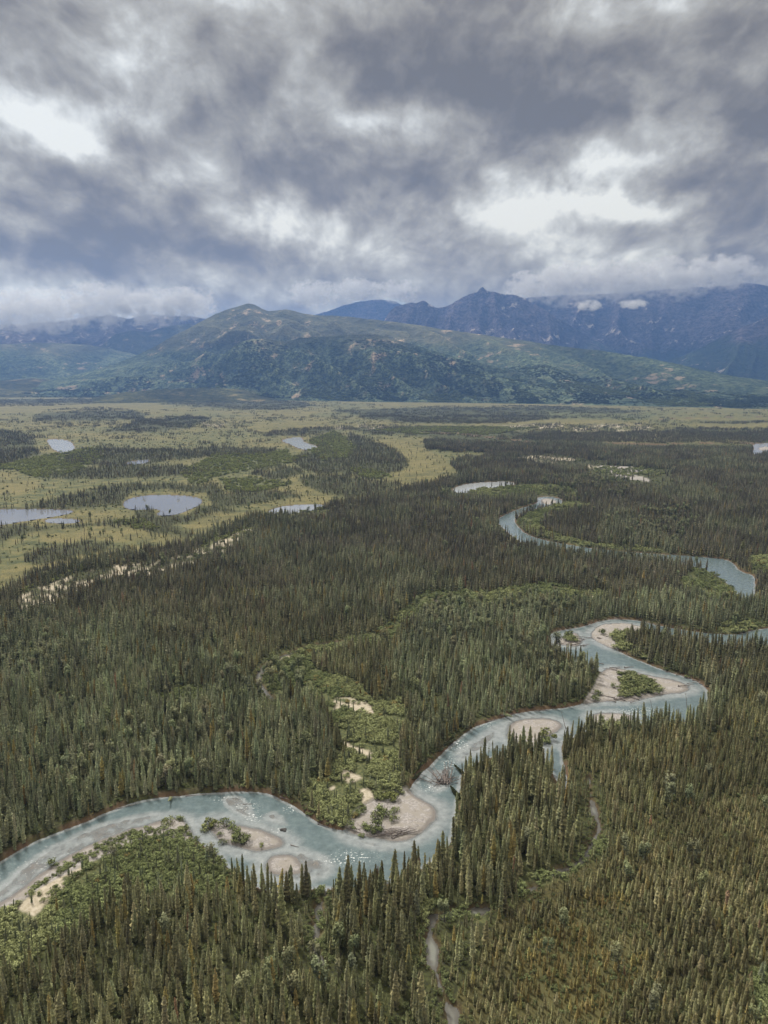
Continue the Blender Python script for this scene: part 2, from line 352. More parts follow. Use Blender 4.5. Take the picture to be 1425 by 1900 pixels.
SHRUB = [   # willow thickets inside the forest
 [(484,1244),(520,1222),(560,1212),(610,1198),(650,1185),(700,1158),(760,1128),(800,1104),(860,1097),(950,1093),(1050,1091),(1122,1099),(1130,1108),(1000,1124),(900,1126),(840,1134),(775,1154),(705,1184),(650,1200),(620,1215),(560,1240),(520,1262),(505,1300),(486,1275)],
 [(505,1260),(560,1235),(640,1262),(690,1288),(742,1300),(758,1340),(735,1400),(745,1450),(735,1475),(700,1500),(645,1542),(600,1530),(560,1500),(555,1480),(615,1440),(640,1400),(625,1350),(600,1312),(520,1296)],
 [(-20,1700),(60,1636),(150,1584),(250,1542),(330,1519),(352,1545),(374,1568),(412,1590),(440,1640),(420,1690),(330,1680),(240,1690),(120,1740),(0,1790)],
 [(955,970),(975,955),(1020,945),(1060,932),(1110,935),(1050,950),(1010,962),(995,980),(1010,994),(1070,1004),(1160,1016),(1220,1026),(1100,1020),(1000,1002),(970,990)],
 [(1360,1045),(1380,1028),(1425,1026),(1560,1028),(1560,1074),(1405,1070),(1372,1058)], [(868,905),(950,902),(1060,908),(1075,925),(1000,920),(930,926),(880,917)],
 [(1262,1056),(1300,1054),(1325,1066),(1350,1082),(1368,1104),(1300,1112),(1230,1088)], [(1120,1290),(1150,1255),(1180,1258),(1215,1270),(1220,1280),(1180,1290),(1150,1298)],
 [(1052,1175),(1070,1172),(1074,1188),(1055,1192)], [(1126,1170),(1150,1168),(1142,1190),(1160,1212),(1190,1226),(1170,1220),(1138,1204),(1124,1185)], [(1008,1362),(1024,1362),(1026,1386),(1010,1386)],
 [(960,1655),(1040,1608),(1090,1570),(1108,1548),(1118,1560),(1090,1600),(1000,1660),(940,1690)], [(1300,1150),(1425,1150),(1500,1152),(1425,1165),(1370,1176),(1300,1172)],
 [(1070,1350),(1100,1330),(1180,1330),(1185,1345),(1100,1356)], [(800,1680),(900,1680),(900,1702),(830,1705),(808,1720),(785,1712)],
 [(585,1640),(610,1640),(600,1700),(596,1790),(578,1790),(582,1700)], [(1380,1770),(1450,1770),(1450,1900),(1390,1860)], [(280,1310),(345,1285),(430,1290),(300,1330)], [(1150,865),(1210,880),(1150,882)],
 [(1100,868),(1160,868),(1160,884),(1110,878)]]
STUNTED = [[(1040,1625),(1100,1600),(1150,1540),(1230,1490),(1425,1440),(1700,1400),(1900,2100),(860,2100),(840,1880),(880,1780),(920,1710)]]
OPENBOG = [[(960,1800),(1000,1740),(1060,1690),(1130,1660),(1180,1700),(1190,1760),(1150,1830),(1120,1900),(1100,1960),(940,1960)]]
MEDIUM = [[(1045,1440),(1060,1390),(1200,1362),(1300,1340),(1340,1290),(1425,1270),(1800,1260),(1800,1560),(1425,1560),(1230,1540),(1140,1600),(1115,1530),(1090,1450)]]
TALL2 = [[(1215,1660),(1300,1640),(1360,1700),(1350,1770),(1300,1800),(1240,1750)]]
SANDSPOT = [[(632,1434),(662,1440),(700,1462),(742,1478),(748,1492),(715,1500),(690,1530),(655,1546),(632,1544),(655,1520),(668,1495),(660,1472),(628,1450)], [(620,1298),(690,1296),(700,1312),(660,1322),(620,1318)], [(634,1382),(668,1378),(692,1386),(690,1398),(640,1402)], [(640,1306),(660,1303),(682,1312),(660,1318),(625,1316)], [(645,1390),(668,1384),(682,1390),(660,1396)], [(640,1438),(655,1440),(690,1458),(700,1475),(690,1500),(668,1520),(655,1528),(672,1495),(660,1470)],
 [(30,1665),(110,1618),(170,1592),(185,1602),(120,1645),(60,1690)], [(250,1548),(340,1520),(352,1545),(300,1555)], [(600,1462),(620,1458),(622,1466)], [(1085,1310),(1110,1270),(1135,1245),(1135,1300)], [(520,1232),(535,1225),(540,1232)], [(1050,1104),(1110,1103),(1100,1110)]]
CLEAR = [[(840,905),(960,900),(1070,906),(1075,925),(940,925),(840,922)], [(1115,822),(1430,822),(1430,830),(1115,832)], [(1090,868),(1215,870),(1225,908),(1130,900),(1090,884)], [(780,803),(950,816),(990,820),(990,826),(940,824),(780,812)], [(490,950),(620,945),(600,962),(490,964)], [(1215,776),(1430,773),(1430,781),(1215,783)],
 [(925,968),(945,980),(965,1000),(1000,1010),(1100,1024),(1100,1034),(1000,1022),(950,1010),(920,978)], [(80,840),(140,838),(142,850),(80,850)], [(530,834),(595,830),(595,842),(530,846)], [(225,958),(350,955),(345,966),(225,966)]]
POPLAR = [[(150,1380),(300,1290),(450,1230),(560,1260),(560,1340),(450,1420),(380,1470),(260,1485),(170,1500),(130,1450)], [(0,1200),(150,1180),(180,1230),(60,1280),(0,1260)], [(930,1180),(1040,1170),(1100,1240),(1110,1290),(1040,1312),(940,1270)],
 [(1130,960),(1240,940),(1280,960),(1230,1010),(1150,1010)], [(500,1620),(640,1650),(680,1700),(560,1760),(420,1800),(380,1900),(600,1900),(690,1780),(620,1640)], [(780,1130),(950,1110),(1100,1115),(1130,1140),(1000,1160),(800,1200)], [(1000,880),(1150,890),(1150,930),(1000,920)]]
TALLP = [[(400,1690),(560,1675),(640,1660),(760,1630),(850,1580),(860,1440),(1000,1400),(1060,1450),(1090,1560),(1000,1640),(850,1700),(700,1800),(400,1700),(330,1650)]]
GREENISH = [[(0,1180),(200,1170),(420,1260),(560,1290),(620,1400),(560,1500),(300,1490),(0,1600)], [(800,1130),(1300,1100),(1425,1120),(1425,1160),(1150,1150),(1020,1175),(1000,1330),(880,1350),(800,1420),(760,1300),(700,1250)]]

# ------------------------------------------------------------------ ground grid, polar about the point under the viewpoint: fine near, coarse far
az_g = np.radians(np.concatenate([np.arange(-62, -36, 0.5), np.arange(-36, 36, 0.1), np.arange(36, 62.1, 0.5)]))
rr = [135.0]
while rr[-1] < 26000:
    r_ = rr[-1]; rr.append(r_ + max(0.9, r_ * r_ / (741 * 200) * 1.3) if r_ < 2500 else r_ * 1.022)
r_g = np.array(rr)
NA, NR = len(az_g), len(r_g)
AZ, RR = np.meshgrid(az_g, r_g)
GX = (RR * np.sin(AZ)).astype(np.float64); GY = (RR * np.cos(AZ)).astype(np.float64)
GU, GV = to_px(GX, GY)
# organic edges: points are looked up a little displaced, more so far away
wa = np.clip(RR * 0.012, 1.5, 60)
WX = GX + (fbm(GX / (wa * 6), GY / (wa * 6), 4, 3) - 0.5) * wa * 4; WY = GY + (fbm(GX / (wa * 6) + 40, GY / (wa * 6), 4, 5) - 0.5) * wa * 8
WU, WV = to_px(WX, WY)
def patch(polys):
    m = np.zeros(GX.shape, bool)
    for p in polys:
        us = [q[0] for q in p]; vs = [q[1] for q in p]
        b_ = (WU > min(us)) & (WU < max(us)) & (WV > min(vs)) & (WV < max(vs))
        if b_.any():
            t = np.zeros(GX.shape, bool); t[b_] = inside(p, WU[b_], WV[b_]); m |= t
    return m
sw_ = 0.7
SX = GX + (fbm(GX / 5, GY / 5, 3, 31) - 0.5) * 2 * sw_; SY = GY + (fbm(GX / 5 + 9, GY / 5, 3, 33) - 0.5) * 2 * sw_
water_sd = []
for name, kind, px, cls in WATERS:
    water_sd.append(sdf_poly(px, SX, SY) if kind == 'poly' else sdf_line(px, SX, SY))
cb = (fbm(GX / 7, GY / 7, 3, 37) - 0.48) * 5.0
for i_, q in enumerate(WATERS):
    if q[0] == 'creek_water': water_sd[i_] = water_sd[i_] + cb
sdW = np.minimum.reduce(water_sd)
sdRiver = np.minimum.reduce([w for w, q in zip(water_sd, WATERS) if q[3] in ('river', 'silt')])
bar_sd = [sdf_poly(p, SX, SY) for p in BARS]
sdB = np.minimum.reduce(bar_sd)
sh = np.zeros(GX.shape, np.float32)
for p, w in SHALLOWS:
    s_ = sdf_poly(p, SX, SY); sh = np.maximum(sh, sstep(w, -w, s_))
plain = patch(PLAIN); darkp = patch(DARKP); greenp = patch(GREENP); sandp = patch(SANDP); yellowp = patch(YELLOWP)
shrub = patch(SHRUB); stunted = patch(STUNTED); openbog = patch(OPENBOG); medium = patch(MEDIUM); tall2 = patch(TALL2)
sandspot = patch(SANDSPOT); poplar = patch(POPLAR); greenish = patch(GREENISH); clearp = patch(CLEAR); tallp = patch(TALLP)

# heights
base = 0.9 + 0.9 * fbm(GX / 60, GY / 60, 4, 71) + 0.5 * (fbm(GX / 9, GY / 9, 3, 73) - 0.5)
base = base * np.where(plain, 0.45, 1.0)
bank = sstep(0.0, 2.6, sdW)
Z = -0.25 + (base + 0.25) * bank
bed = (-1.7 * sstep(0.0, -2.5, sdW)) * (0.06 + 0.94 * sstep(0.0, 13.0, sdB)) - 0.12
inw = sdW < 0
Z = np.where(inw, bed, Z)
Z = np.where(inw, Z * (1 - sh) + sh * (-0.19 + 0.24 * fbm(GX / 3.5, GY / 3.5, 3, 77)), Z)
barz = -0.12 + 0.62 * sstep(1.2, -7.0, sdB) + 0.22 * (fbm(GX / 4, GY / 4, 3, 79) - 0.45) * sstep(0.5, -2.5, sdB)
onbar = (sdB < 1.2)
Z = np.where(onbar & (Z < barz), barz, Z)
Z = np.where((sdB < 0) & (sdW >= 0) & (sdW < 6), np.minimum(Z, np.maximum(barz, 0.4)), Z)
# sheet reaches the foot of the hills and goes on under them
Z = Z + np.clip((RR - 6000) / 9000, 0, 1) * 12.0
gravel = np.maximum(sstep(0.6, -0.6, sdB), inw * np.maximum(sstep(16, 6, sdB), sh))

def new_mesh_obj(name, verts, faces, mat=None, parent=None, smooth=False):
    me = bpy.data.meshes.new(name)
    verts = np.asarray(verts, np.float32); faces = np.asarray(faces, np.int32)
    me.vertices.add(len(verts)); me.vertices.foreach_set('co', verts.ravel())
    k = faces.shape[1]
    me.loops.add(faces.size); me.loops.foreach_set('vertex_index', faces.ravel())
    me.polygons.add(len(faces)); me.polygons.foreach_set('loop_start', np.arange(0, faces.size, k, dtype=np.int32))
    me.polygons.foreach_set('loop_total', np.full(len(faces), k, np.int32))
    if smooth: me.polygons.foreach_set('use_smooth', np.ones(len(faces), bool))
    me.update(calc_edges=True); me.validate()
    if mat: me.materials.append(mat)
    o = bpy.data.objects.new(name, me); COL.objects.link(o)
    if parent: o.parent = parent
    return o
def add_attr(o, name, data, typ='FLOAT'):
    a = o.data.attributes.new(name, typ, 'POINT')
    a.data.foreach_set({'FLOAT': 'value', 'FLOAT_VECTOR': 'vector', 'FLOAT_COLOR': 'color', 'INT': 'value'}[typ], np.ascontiguousarray(data).ravel())
def grid_sub(cellmask, X, Y, Zv, attrs, name, mat):
    """the cells of the ground grid picked by cellmask, as one mesh"""
    nr, na = X.shape
    ii, jj = np.nonzero(cellmask)
    a = ii * na + jj; f = np.stack([a, a + 1, a + 1 + na, a + na], 1)
    used, inv = np.unique(f.ravel(), return_inverse=True)
    v = np.stack([X.ravel()[used], Y.ravel()[used], Zv.ravel()[used]], 1)
    o = new_mesh_obj(name, v, inv.reshape(-1, 4), mat, smooth=True)
    for k, d in attrs.items(): add_attr(o, k, d.ravel()[used].astype(np.float32))
    return o

def principled(name, rough=0.9, spec=0.2):
    m = bpy.data.materials.new(name); m.use_nodes = True
    T = NT(m.node_tree); bs = T.n['Principled BSDF']
    bs.inputs['Roughness'].default_value = rough; bs.inputs['Specular IOR Level'].default_value = spec
    return m, T, bs

# ------------------------------------------------------------------ ground material
mg, T, bs = principled('ground_cover')
pos = T.node('ShaderNodeNewGeometry').outputs['Position']
n1 = T.noise(pos, 0.045, 5, 0.55); n2 = T.noise(pos, 0.6, 5, 0.6); n3 = T.noise(pos, 4.0, 3, 0.6); n4 = T.noise(pos, 0.008, 5, 0.6)
floor_c = T.mix(T.maprange(n2, 0.35, 0.65), (0.026, 0.027, 0.013), (0.062, 0.068, 0.024))
floor_c = T.mix(T.attr('stunt'), floor_c, T.mix(T.maprange(n2, 0.35, 0.65), (0.040, 0.038, 0.016), (0.095, 0.085, 0.034)))
floor_c = T.mix(T.maprange(n1, 0.55, 0.70, 0, 0.7), floor_c, (0.070, 0.078, 0.028))
yel = T.ramp(T.math('MULTIPLY_ADD', n1, 0.5, T.math('MULTIPLY', n4, 0.5)), [(0.34, (0.070, 0.072, 0.030)), (0.46, (0.118, 0.110, 0.045)), (0.55, (0.180, 0.155, 0.062)), (0.68, (0.20, 0.162, 0.080))])
yel = T.mix(T.maprange(n3, 0.4, 0.7, 0, 0.5), yel, (0.09, 0.088, 0.035))
yel = T.mix(T.maprange(n2, 0.48, 0.62, 0, 0.75), yel, (0.055, 0.058, 0.026))
mead = T.ramp(n1, [(0.38, (0.055, 0.065, 0.028)), (0.5, (0.100, 0.102, 0.042)), (0.65, (0.145, 0.130, 0.055))])
grn = T.mix(T.maprange(n2, 0.35, 0.65), (0.050, 0.062, 0.026), (0.115, 0.118, 0.050))
vor = T.node('ShaderNodeTexVoronoi', ins={'Vector': pos, 'Scale': 2.2}); 
grav = T.ramp(T.noise(pos, 0.9, 4, 0.75), [(0.36, (0.17, 0.155, 0.145)), (0.5, (0.37, 0.355, 0.34)), (0.62, (0.56, 0.535, 0.515))])
grav = T.mix(T.maprange(vor.outputs['Distance'], 0.12, 0.38, 0.0, 0.5), (0.20, 0.18, 0.175), grav)
nmid = T.noise(pos, 0.16, 5, 0.7)
grav = T.mix(T.maprange(nmid, 0.44, 0.56, 0, 0.9), grav, (0.26, 0.238, 0.212))
grav = T.mix(T.maprange(T.noise(pos, 0.45, 4, 0.7), 0.58, 0.7, 0, 0.6), grav, (0.15, 0.13, 0.11))
sand_c = T.mix(T.maprange(n2, 0.3, 0.7), (0.30, 0.26, 0.19), (0.45, 0.40, 0.32))
aG, aM, aY, aS, aV, aE = [T.attr(k) for k in ('gravel', 'meadow', 'bog', 'sand', 'green', 'edge')]
c = T.mix(aM, floor_c, mead); c = T.mix(aY, c, yel); c = T.mix(aV, c, grn); c = T.mix(aS, c, sand_c)
c = T.mix(aE, c, (0.105, 0.068, 0.042))
wet = T.attr('wet')
c = T.mix(aG, c, T.mix(wet, grav, T.mix(T.maprange(T.node('ShaderNodeSeparateXYZ', ins={'Vector': pos}).outputs[2], -0.22, 0.0), (0.06, 0.062, 0.055), (0.165, 0.15, 0.14))))
T.l.new(c, bs.inputs['Base Color'])
bmp = T.node('ShaderNodeBump', ins={'Strength': 0.7, 'Distance': 0.6, 'Height': T.math('ADD', n2, T.math('MULTIPLY', n3, 0.4))})
T.l.new(bmp.outputs[0], bs.inputs['Normal'])

# masks
def soft(m, k=1):
    f = m.astype(np.float32)
    for _ in range(k):
        f[1:-1, 1:-1] = (f[1:-1, 1:-1] * 2 + f[:-2, 1:-1] + f[2:, 1:-1] + f[1:-1, :-2] + f[1:-1, 2:]) / 6
    return f
far_plain = sstep(4500, 6500, RR)
nz = fbm(GX / 45, GY / 45, 4, 91); nzs = fbm(GX / 14, GY / 14, 3, 93); nz_big = fbm(GX / 260, GY / 260, 4, 95)
meadow = soft(plain & ~darkp, 3)
bog = soft((yellowp | (plain & (nz_big > 0.5)) & ~darkp) & ~greenp, 3); bog = np.maximum(bog, soft(openbog, 6) * 0.4)
green = soft(shrub | greenp, 2)
sand = np.maximum(soft(sandp & (np.where(RR > 1600, nz, nzs) > np.where(RR > 1600, 0.57, 0.505)), 1), soft(sandspot & (nzs > 0.30), 1))
edge = sstep(5.5, 0.5, sdRiver) * sstep(-1.0, 0.3, sdRiver) * sstep(-0.5, 2.0, sdB) * sstep(0.25, 0.5, nzs)
edge = np.maximum(edge, sstep(3.0, 0.3, sdW) * 0.6 * (sdRiver > 5)); edge = np.where(inw, 1.0, edge)
wetm = sstep(0.32, 0.05, Z)
ga = dict(gravel=gravel, meadow=meadow, bog=bog, sand=sand, green=green, edge=edge, wet=wetm, stunt=soft(stunted, 6))
cellc = lambda F: (F[:-1, :-1] + F[1:, :-1] + F[:-1, 1:] + F[1:, 1:]) / 4
allc = np.ones((NR - 1, NA - 1), bool)
taken = np.zeros_like(allc)
for bsd in bar_sd:
    m = (cellc(bsd) < 1.0) & ~taken
    if m.sum() < 4: continue
    taken |= m
    o = grid_sub(m, GX, GY, Z, ga, 'gravel_bar', mg); o['kind'] = 'structure'
o = grid_sub(allc & ~taken, GX, GY, Z, ga, 'ground', mg); o['kind'] = 'structure'
GROUND = o

# ------------------------------------------------------------------ water
def water_mat(name, deep, shallow, bump, rough, scale):
    m, T, bs = principled(name, rough, 0.5)
    bs.inputs['IOR'].default_value = 1.33
    pos = T.node('ShaderNodeNewGeometry').outputs['Position']
    dpt = T.attr('depth'); foam = T.attr('foam')
    nn = T.noise(pos, 0.05, 4, 0.6)
    f = T.maprange(T.math('ADD', dpt, T.math('MULTIPLY_ADD', nn, 1.6, -0.8)), 0.1, 1.5)
    c = T.mix(f, shallow, deep)
    rip = T.noise(T.node('ShaderNodeMapping', ins={'Vector': pos, 'Scale': (scale, scale * 1.0, scale)}).outputs[0], 1.0, 4, 0.6)
    rip2 = T.noise(pos, scale * 0.22, 3, 0.5)
    if bump > 0.1: c = T.mix(1.0, c, T.ramp(T.noise(pos, 0.28, 5, 0.7), [(0.35, (0.80, 0.81, 0.82)), (0.5, (1.0, 1.0, 1.0)), (0.65, (1.25, 1.22, 1.21))]), 'MULTIPLY')  # ripple glints painted into the base colour as mottling
    fm = T.math('MULTIPLY', foam, T.maprange(T.noise(pos, 0.9, 4, 0.65), 0.56, 0.64))
    c = T.mix(fm, c, (0.75, 0.78, 0.78))
    T.l.new(c, bs.inputs['Base Color'])
    T.l.new(T.math('MULTIPLY_ADD', fm, 0.5, rough), bs.inputs['Roughness'])
    bmp = T.node('ShaderNodeBump', ins={'Strength': bump, 'Distance': 0.25, 'Height': T.math('ADD', rip, T.math('MULTIPLY', rip2, 1.2))})
    T.l.new(bmp.outputs[0], bs.inputs['Normal'])
    T.l.new(T.maprange(dpt, 0.0, 0.16, 0.35, 1.0), bs.inputs['Alpha'])
    return m
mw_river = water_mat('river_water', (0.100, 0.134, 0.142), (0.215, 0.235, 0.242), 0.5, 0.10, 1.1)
mw_pond = water_mat('pond_water', (0.17, 0.18, 0.20), (0.14, 0.14, 0.14), 0.008, 0.02, 0.8)  # pale base colour stands in for the sky's reflection
mw_creek = water_mat('creek_water', (0.16, 0.165, 0.145), (0.09, 0.085, 0.075), 0.05, 0.04, 0.8)  # pale tone puts reflected sky into the creek colour
foam = np.zeros(GX.shape, np.float32)
for u, v, a, b_ in FOAM:
    foam = np.maximum(foam, np.exp(-((GU - u) / a) ** 2 - ((GV - v) / b_) ** 2))
depth = np.clip(-Z, 0, 2.5)
wtaken = np.zeros_like(allc)
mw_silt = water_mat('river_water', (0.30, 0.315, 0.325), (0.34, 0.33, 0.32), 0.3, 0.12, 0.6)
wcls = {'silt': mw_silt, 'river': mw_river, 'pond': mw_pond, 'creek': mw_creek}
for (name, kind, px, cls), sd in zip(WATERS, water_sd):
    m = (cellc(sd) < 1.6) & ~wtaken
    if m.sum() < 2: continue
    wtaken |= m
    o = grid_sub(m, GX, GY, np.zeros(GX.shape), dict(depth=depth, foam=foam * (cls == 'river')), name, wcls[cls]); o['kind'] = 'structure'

# ------------------------------------------------------------------ hills and mountains
def mountain(name, crest, r_crest, r_foot, r_back, mat, na=420, nr=150, seed=0, amp=0.16, gully=26.0, shape=1.15, foot_z=2.0, spur=0.10, rough=0.05, shear=0.0):
    pts = sorted((px_azel(u, v)[0], px_azel(u, v)[1]) for u, v in crest)
    aa = np.array([p[0] for p in pts]); ee = np.array([p[1] for p in pts])
    az_ = np.linspace(aa[0], aa[-1], na); e = np.interp(az_, aa, ee)
    k = np.array([1, 2, 3, 2, 1.0]); k /= k.sum(); e = np.convolve(np.pad(e, 2, 'edge'), k, 'valid')
    f = lambda v: np.interp(az_, [px_azel(u, 700)[0] for u, _ in v], [w for _, w in v]) if isinstance(v, list) else np.full(na, float(v))
    rc, rf, rb = f(r_crest), f(r_foot), f(r_back)
    e = e + (fbm(az_ * 90, az_ * 0, 4, seed + 50) - 0.5) * 0.0022 * (rough / 0.05)
    h = CAM_H + rc * np.tan(e)
    h = np.maximum(h, foot_z)
    t = np.concatenate([np.linspace(0, 1, int(nr * 0.78)), np.linspace(1, 2, nr - int(nr * 0.78) + 1)[1:]])
    Tm, Am = np.meshgrid(t, az_, indexing='ij')
    rr_ = np.where(Tm <= 1, rf + (rc - rf) * Tm, rc + (rb - rc) * (Tm - 1))
    x = rr_ * np.sin(Am); y = rr_ * np.cos(Am)
    s = np.clip(Tm, 0, 1); mid = np.sin(np.pi * s) ** 0.9
    L = 6.0 / gully
    # spurs run down the slope: noise mostly across it, bent by a second noise
    bend = (fbm(x / 2600, y / 2600, 3, seed + 3) - 0.5) * 1.6
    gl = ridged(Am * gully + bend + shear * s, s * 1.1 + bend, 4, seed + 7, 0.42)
    s2 = np.clip(s - spur * (0.62 - gl) * mid * 2.0, 0, 1)
    prof = s2 ** shape * (0.75 + 0.25 * s2)
    det = (ridged(x / 900, y / 900, 6, seed + 11, 0.55) - 0.45) * amp * mid + (fbm(x / 160, y / 160, 4, seed + 13) - 0.5) * amp * 0.16 * mid
    z = foot_z - 6 * (s < 0.001) + h * (prof + det * s ** 0.5)
    back = np.clip(Tm - 1, 0, 1)
    z = np.where(Tm > 1, h * (1 - 0.8 * back ** 1.1) + h * 0.25 * back * (gl - 0.5), z)
    # nothing in front of the crest may stand above the line of sight to it
    lim = CAM_H + rr_ * np.tan(e)[None, :] - 6 * (1 - s)
    z = np.where(Tm <= 1, np.minimum(z, np.maximum(lim, foot_z)), z)
    nr_, na_ = z.shape
    a = (np.arange(nr_ - 1)[:, None] * na_ + np.arange(na_ - 1)[None, :]).ravel()
    fc = np.stack([a, a + 1, a + 1 + na_, a + na_], 1)
    o = new_mesh_obj(name, np.stack([x.ravel(), y.ravel(), z.ravel()], 1), fc, mat, smooth=True)
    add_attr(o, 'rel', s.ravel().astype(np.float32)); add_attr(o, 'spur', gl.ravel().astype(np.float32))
    o['kind'] = 'structure'
    return o, (az_, t, rr_, z)

def hill_mat(name, low, low2, high, high2, bare, alt0, alt1, barefac, speck):
    m, T, bs = principled(name, 1.0, 0.05)
    pos = T.node('ShaderNodeNewGeometry').outputs['Position']
    zz = T.node('ShaderNodeSeparateXYZ', ins={'Vector': pos}).outputs[2]
    nb = T.noise(pos, 0.0016, 6, 0.62); nm = T.noise(pos, 0.006, 6, 0.65); nf = T.noise(pos, 0.018, 6, 0.72); nff = T.noise(pos, 0.05, 3, 0.6)
    sp = T.maprange(T.math('MULTIPLY_ADD', nf, 0.6, T.math('MULTIPLY', nff, 0.4)), 0.42, 0.60)
    cl = T.mix(sp, low, low2)
    cl = T.mix(T.maprange(nm, 0.5, 0.66, 0, 0.6), cl, high)
    chh = T.mix(T.maprange(nf, 0.35, 0.65), high, high2)
    alt = T.maprange(T.math('ADD', zz, T.math('MULTIPLY_ADD', nb, (alt1 - alt0) * 3, -(alt1 - alt0) * 1.5)), alt0, alt1)
    c = T.mix(alt, cl, chh)
    bf = T.maprange(T.math('ADD', nm, T.math('MULTIPLY_ADD', nb, 0.8, -0.4)), barefac, barefac + 0.10)
    c = T.mix(bf, c, bare)
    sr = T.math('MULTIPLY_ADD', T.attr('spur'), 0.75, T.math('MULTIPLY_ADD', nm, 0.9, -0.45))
    c = T.mix(1.0, c, T.ramp(sr, [(0.15, (0.55, 0.58, 0.62)), (0.42, (0.95, 0.95, 0.95)), (0.75, (1.75, 1.65, 1.55))]), 'MULTIPLY')  # gullies darkened, ridges lightened: relief shading put into colour, besides gully brush
    T.l.new(c, bs.inputs['Base Color'])
    bmp = T.node('ShaderNodeBump', ins={'Strength': 1.0, 'Distance': speck, 'Height': T.math('ADD', T.math('MULTIPLY', nm, 2.0), nf)})
    T.l.new(bmp.outputs[0], bs.inputs['Normal'])
    return m
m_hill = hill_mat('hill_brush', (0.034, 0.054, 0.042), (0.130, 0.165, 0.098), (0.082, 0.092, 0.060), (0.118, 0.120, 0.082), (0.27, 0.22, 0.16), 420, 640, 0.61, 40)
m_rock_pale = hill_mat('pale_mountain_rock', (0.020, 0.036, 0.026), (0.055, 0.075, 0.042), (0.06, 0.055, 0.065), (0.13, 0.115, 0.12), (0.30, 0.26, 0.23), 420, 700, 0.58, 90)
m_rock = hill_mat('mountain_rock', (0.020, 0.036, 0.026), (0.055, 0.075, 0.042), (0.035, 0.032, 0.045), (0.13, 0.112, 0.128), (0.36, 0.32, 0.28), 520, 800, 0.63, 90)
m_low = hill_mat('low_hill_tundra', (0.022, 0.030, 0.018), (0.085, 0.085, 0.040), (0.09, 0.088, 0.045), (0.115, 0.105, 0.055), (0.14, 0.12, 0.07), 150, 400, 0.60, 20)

HILLS = []
# far range on the right, its head in the cloud
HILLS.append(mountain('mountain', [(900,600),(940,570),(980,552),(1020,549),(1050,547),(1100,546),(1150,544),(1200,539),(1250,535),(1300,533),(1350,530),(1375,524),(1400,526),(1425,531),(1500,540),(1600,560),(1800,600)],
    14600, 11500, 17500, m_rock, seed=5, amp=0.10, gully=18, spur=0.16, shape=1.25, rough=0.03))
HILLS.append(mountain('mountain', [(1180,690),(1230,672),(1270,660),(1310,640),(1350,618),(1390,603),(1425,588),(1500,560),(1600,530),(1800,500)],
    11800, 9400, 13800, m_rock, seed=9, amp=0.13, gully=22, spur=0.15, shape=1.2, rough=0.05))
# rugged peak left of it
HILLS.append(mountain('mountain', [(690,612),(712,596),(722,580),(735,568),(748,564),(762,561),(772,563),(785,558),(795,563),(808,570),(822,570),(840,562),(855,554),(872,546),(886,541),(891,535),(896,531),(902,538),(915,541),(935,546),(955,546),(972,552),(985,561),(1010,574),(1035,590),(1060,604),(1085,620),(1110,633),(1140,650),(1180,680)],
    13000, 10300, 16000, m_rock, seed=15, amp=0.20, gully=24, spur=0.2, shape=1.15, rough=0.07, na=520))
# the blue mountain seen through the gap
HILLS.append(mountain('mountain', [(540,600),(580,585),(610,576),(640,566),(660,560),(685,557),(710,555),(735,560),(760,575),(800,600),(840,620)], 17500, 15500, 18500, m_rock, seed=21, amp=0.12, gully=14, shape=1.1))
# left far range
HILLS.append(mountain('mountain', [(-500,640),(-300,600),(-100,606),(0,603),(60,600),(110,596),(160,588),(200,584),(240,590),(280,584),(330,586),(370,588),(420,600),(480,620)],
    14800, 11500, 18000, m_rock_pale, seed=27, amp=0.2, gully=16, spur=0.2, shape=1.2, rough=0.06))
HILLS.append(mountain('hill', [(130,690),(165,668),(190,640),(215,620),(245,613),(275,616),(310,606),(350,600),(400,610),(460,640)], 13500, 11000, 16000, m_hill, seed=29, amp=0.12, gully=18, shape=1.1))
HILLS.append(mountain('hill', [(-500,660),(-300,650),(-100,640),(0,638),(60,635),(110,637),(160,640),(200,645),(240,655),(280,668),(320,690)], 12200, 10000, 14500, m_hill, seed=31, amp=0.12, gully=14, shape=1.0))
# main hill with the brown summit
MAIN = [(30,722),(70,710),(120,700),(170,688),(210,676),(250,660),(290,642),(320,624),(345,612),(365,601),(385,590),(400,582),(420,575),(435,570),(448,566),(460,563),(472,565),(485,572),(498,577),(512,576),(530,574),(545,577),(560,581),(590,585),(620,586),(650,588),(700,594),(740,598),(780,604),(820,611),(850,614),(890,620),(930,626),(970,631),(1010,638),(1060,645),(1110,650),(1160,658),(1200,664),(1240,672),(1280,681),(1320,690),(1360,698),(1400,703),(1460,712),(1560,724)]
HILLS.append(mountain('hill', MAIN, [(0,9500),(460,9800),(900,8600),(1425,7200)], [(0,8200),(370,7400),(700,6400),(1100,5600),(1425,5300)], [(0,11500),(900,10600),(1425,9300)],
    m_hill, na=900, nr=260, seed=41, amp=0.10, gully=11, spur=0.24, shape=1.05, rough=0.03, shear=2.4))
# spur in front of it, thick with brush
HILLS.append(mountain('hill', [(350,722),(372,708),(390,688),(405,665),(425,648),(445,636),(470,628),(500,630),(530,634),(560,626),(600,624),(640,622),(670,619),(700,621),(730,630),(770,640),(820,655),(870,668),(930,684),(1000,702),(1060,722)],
    [(350,7900),(700,7300),(1060,6300)], [(350,7000),(700,6100),(1060,5700)], [(350,8900),(1060,7600)], m_hill, na=620, nr=180, seed=47, amp=0.13, gully=15, spur=0.22, shape=0.9, rough=0.03, shear=1.8))
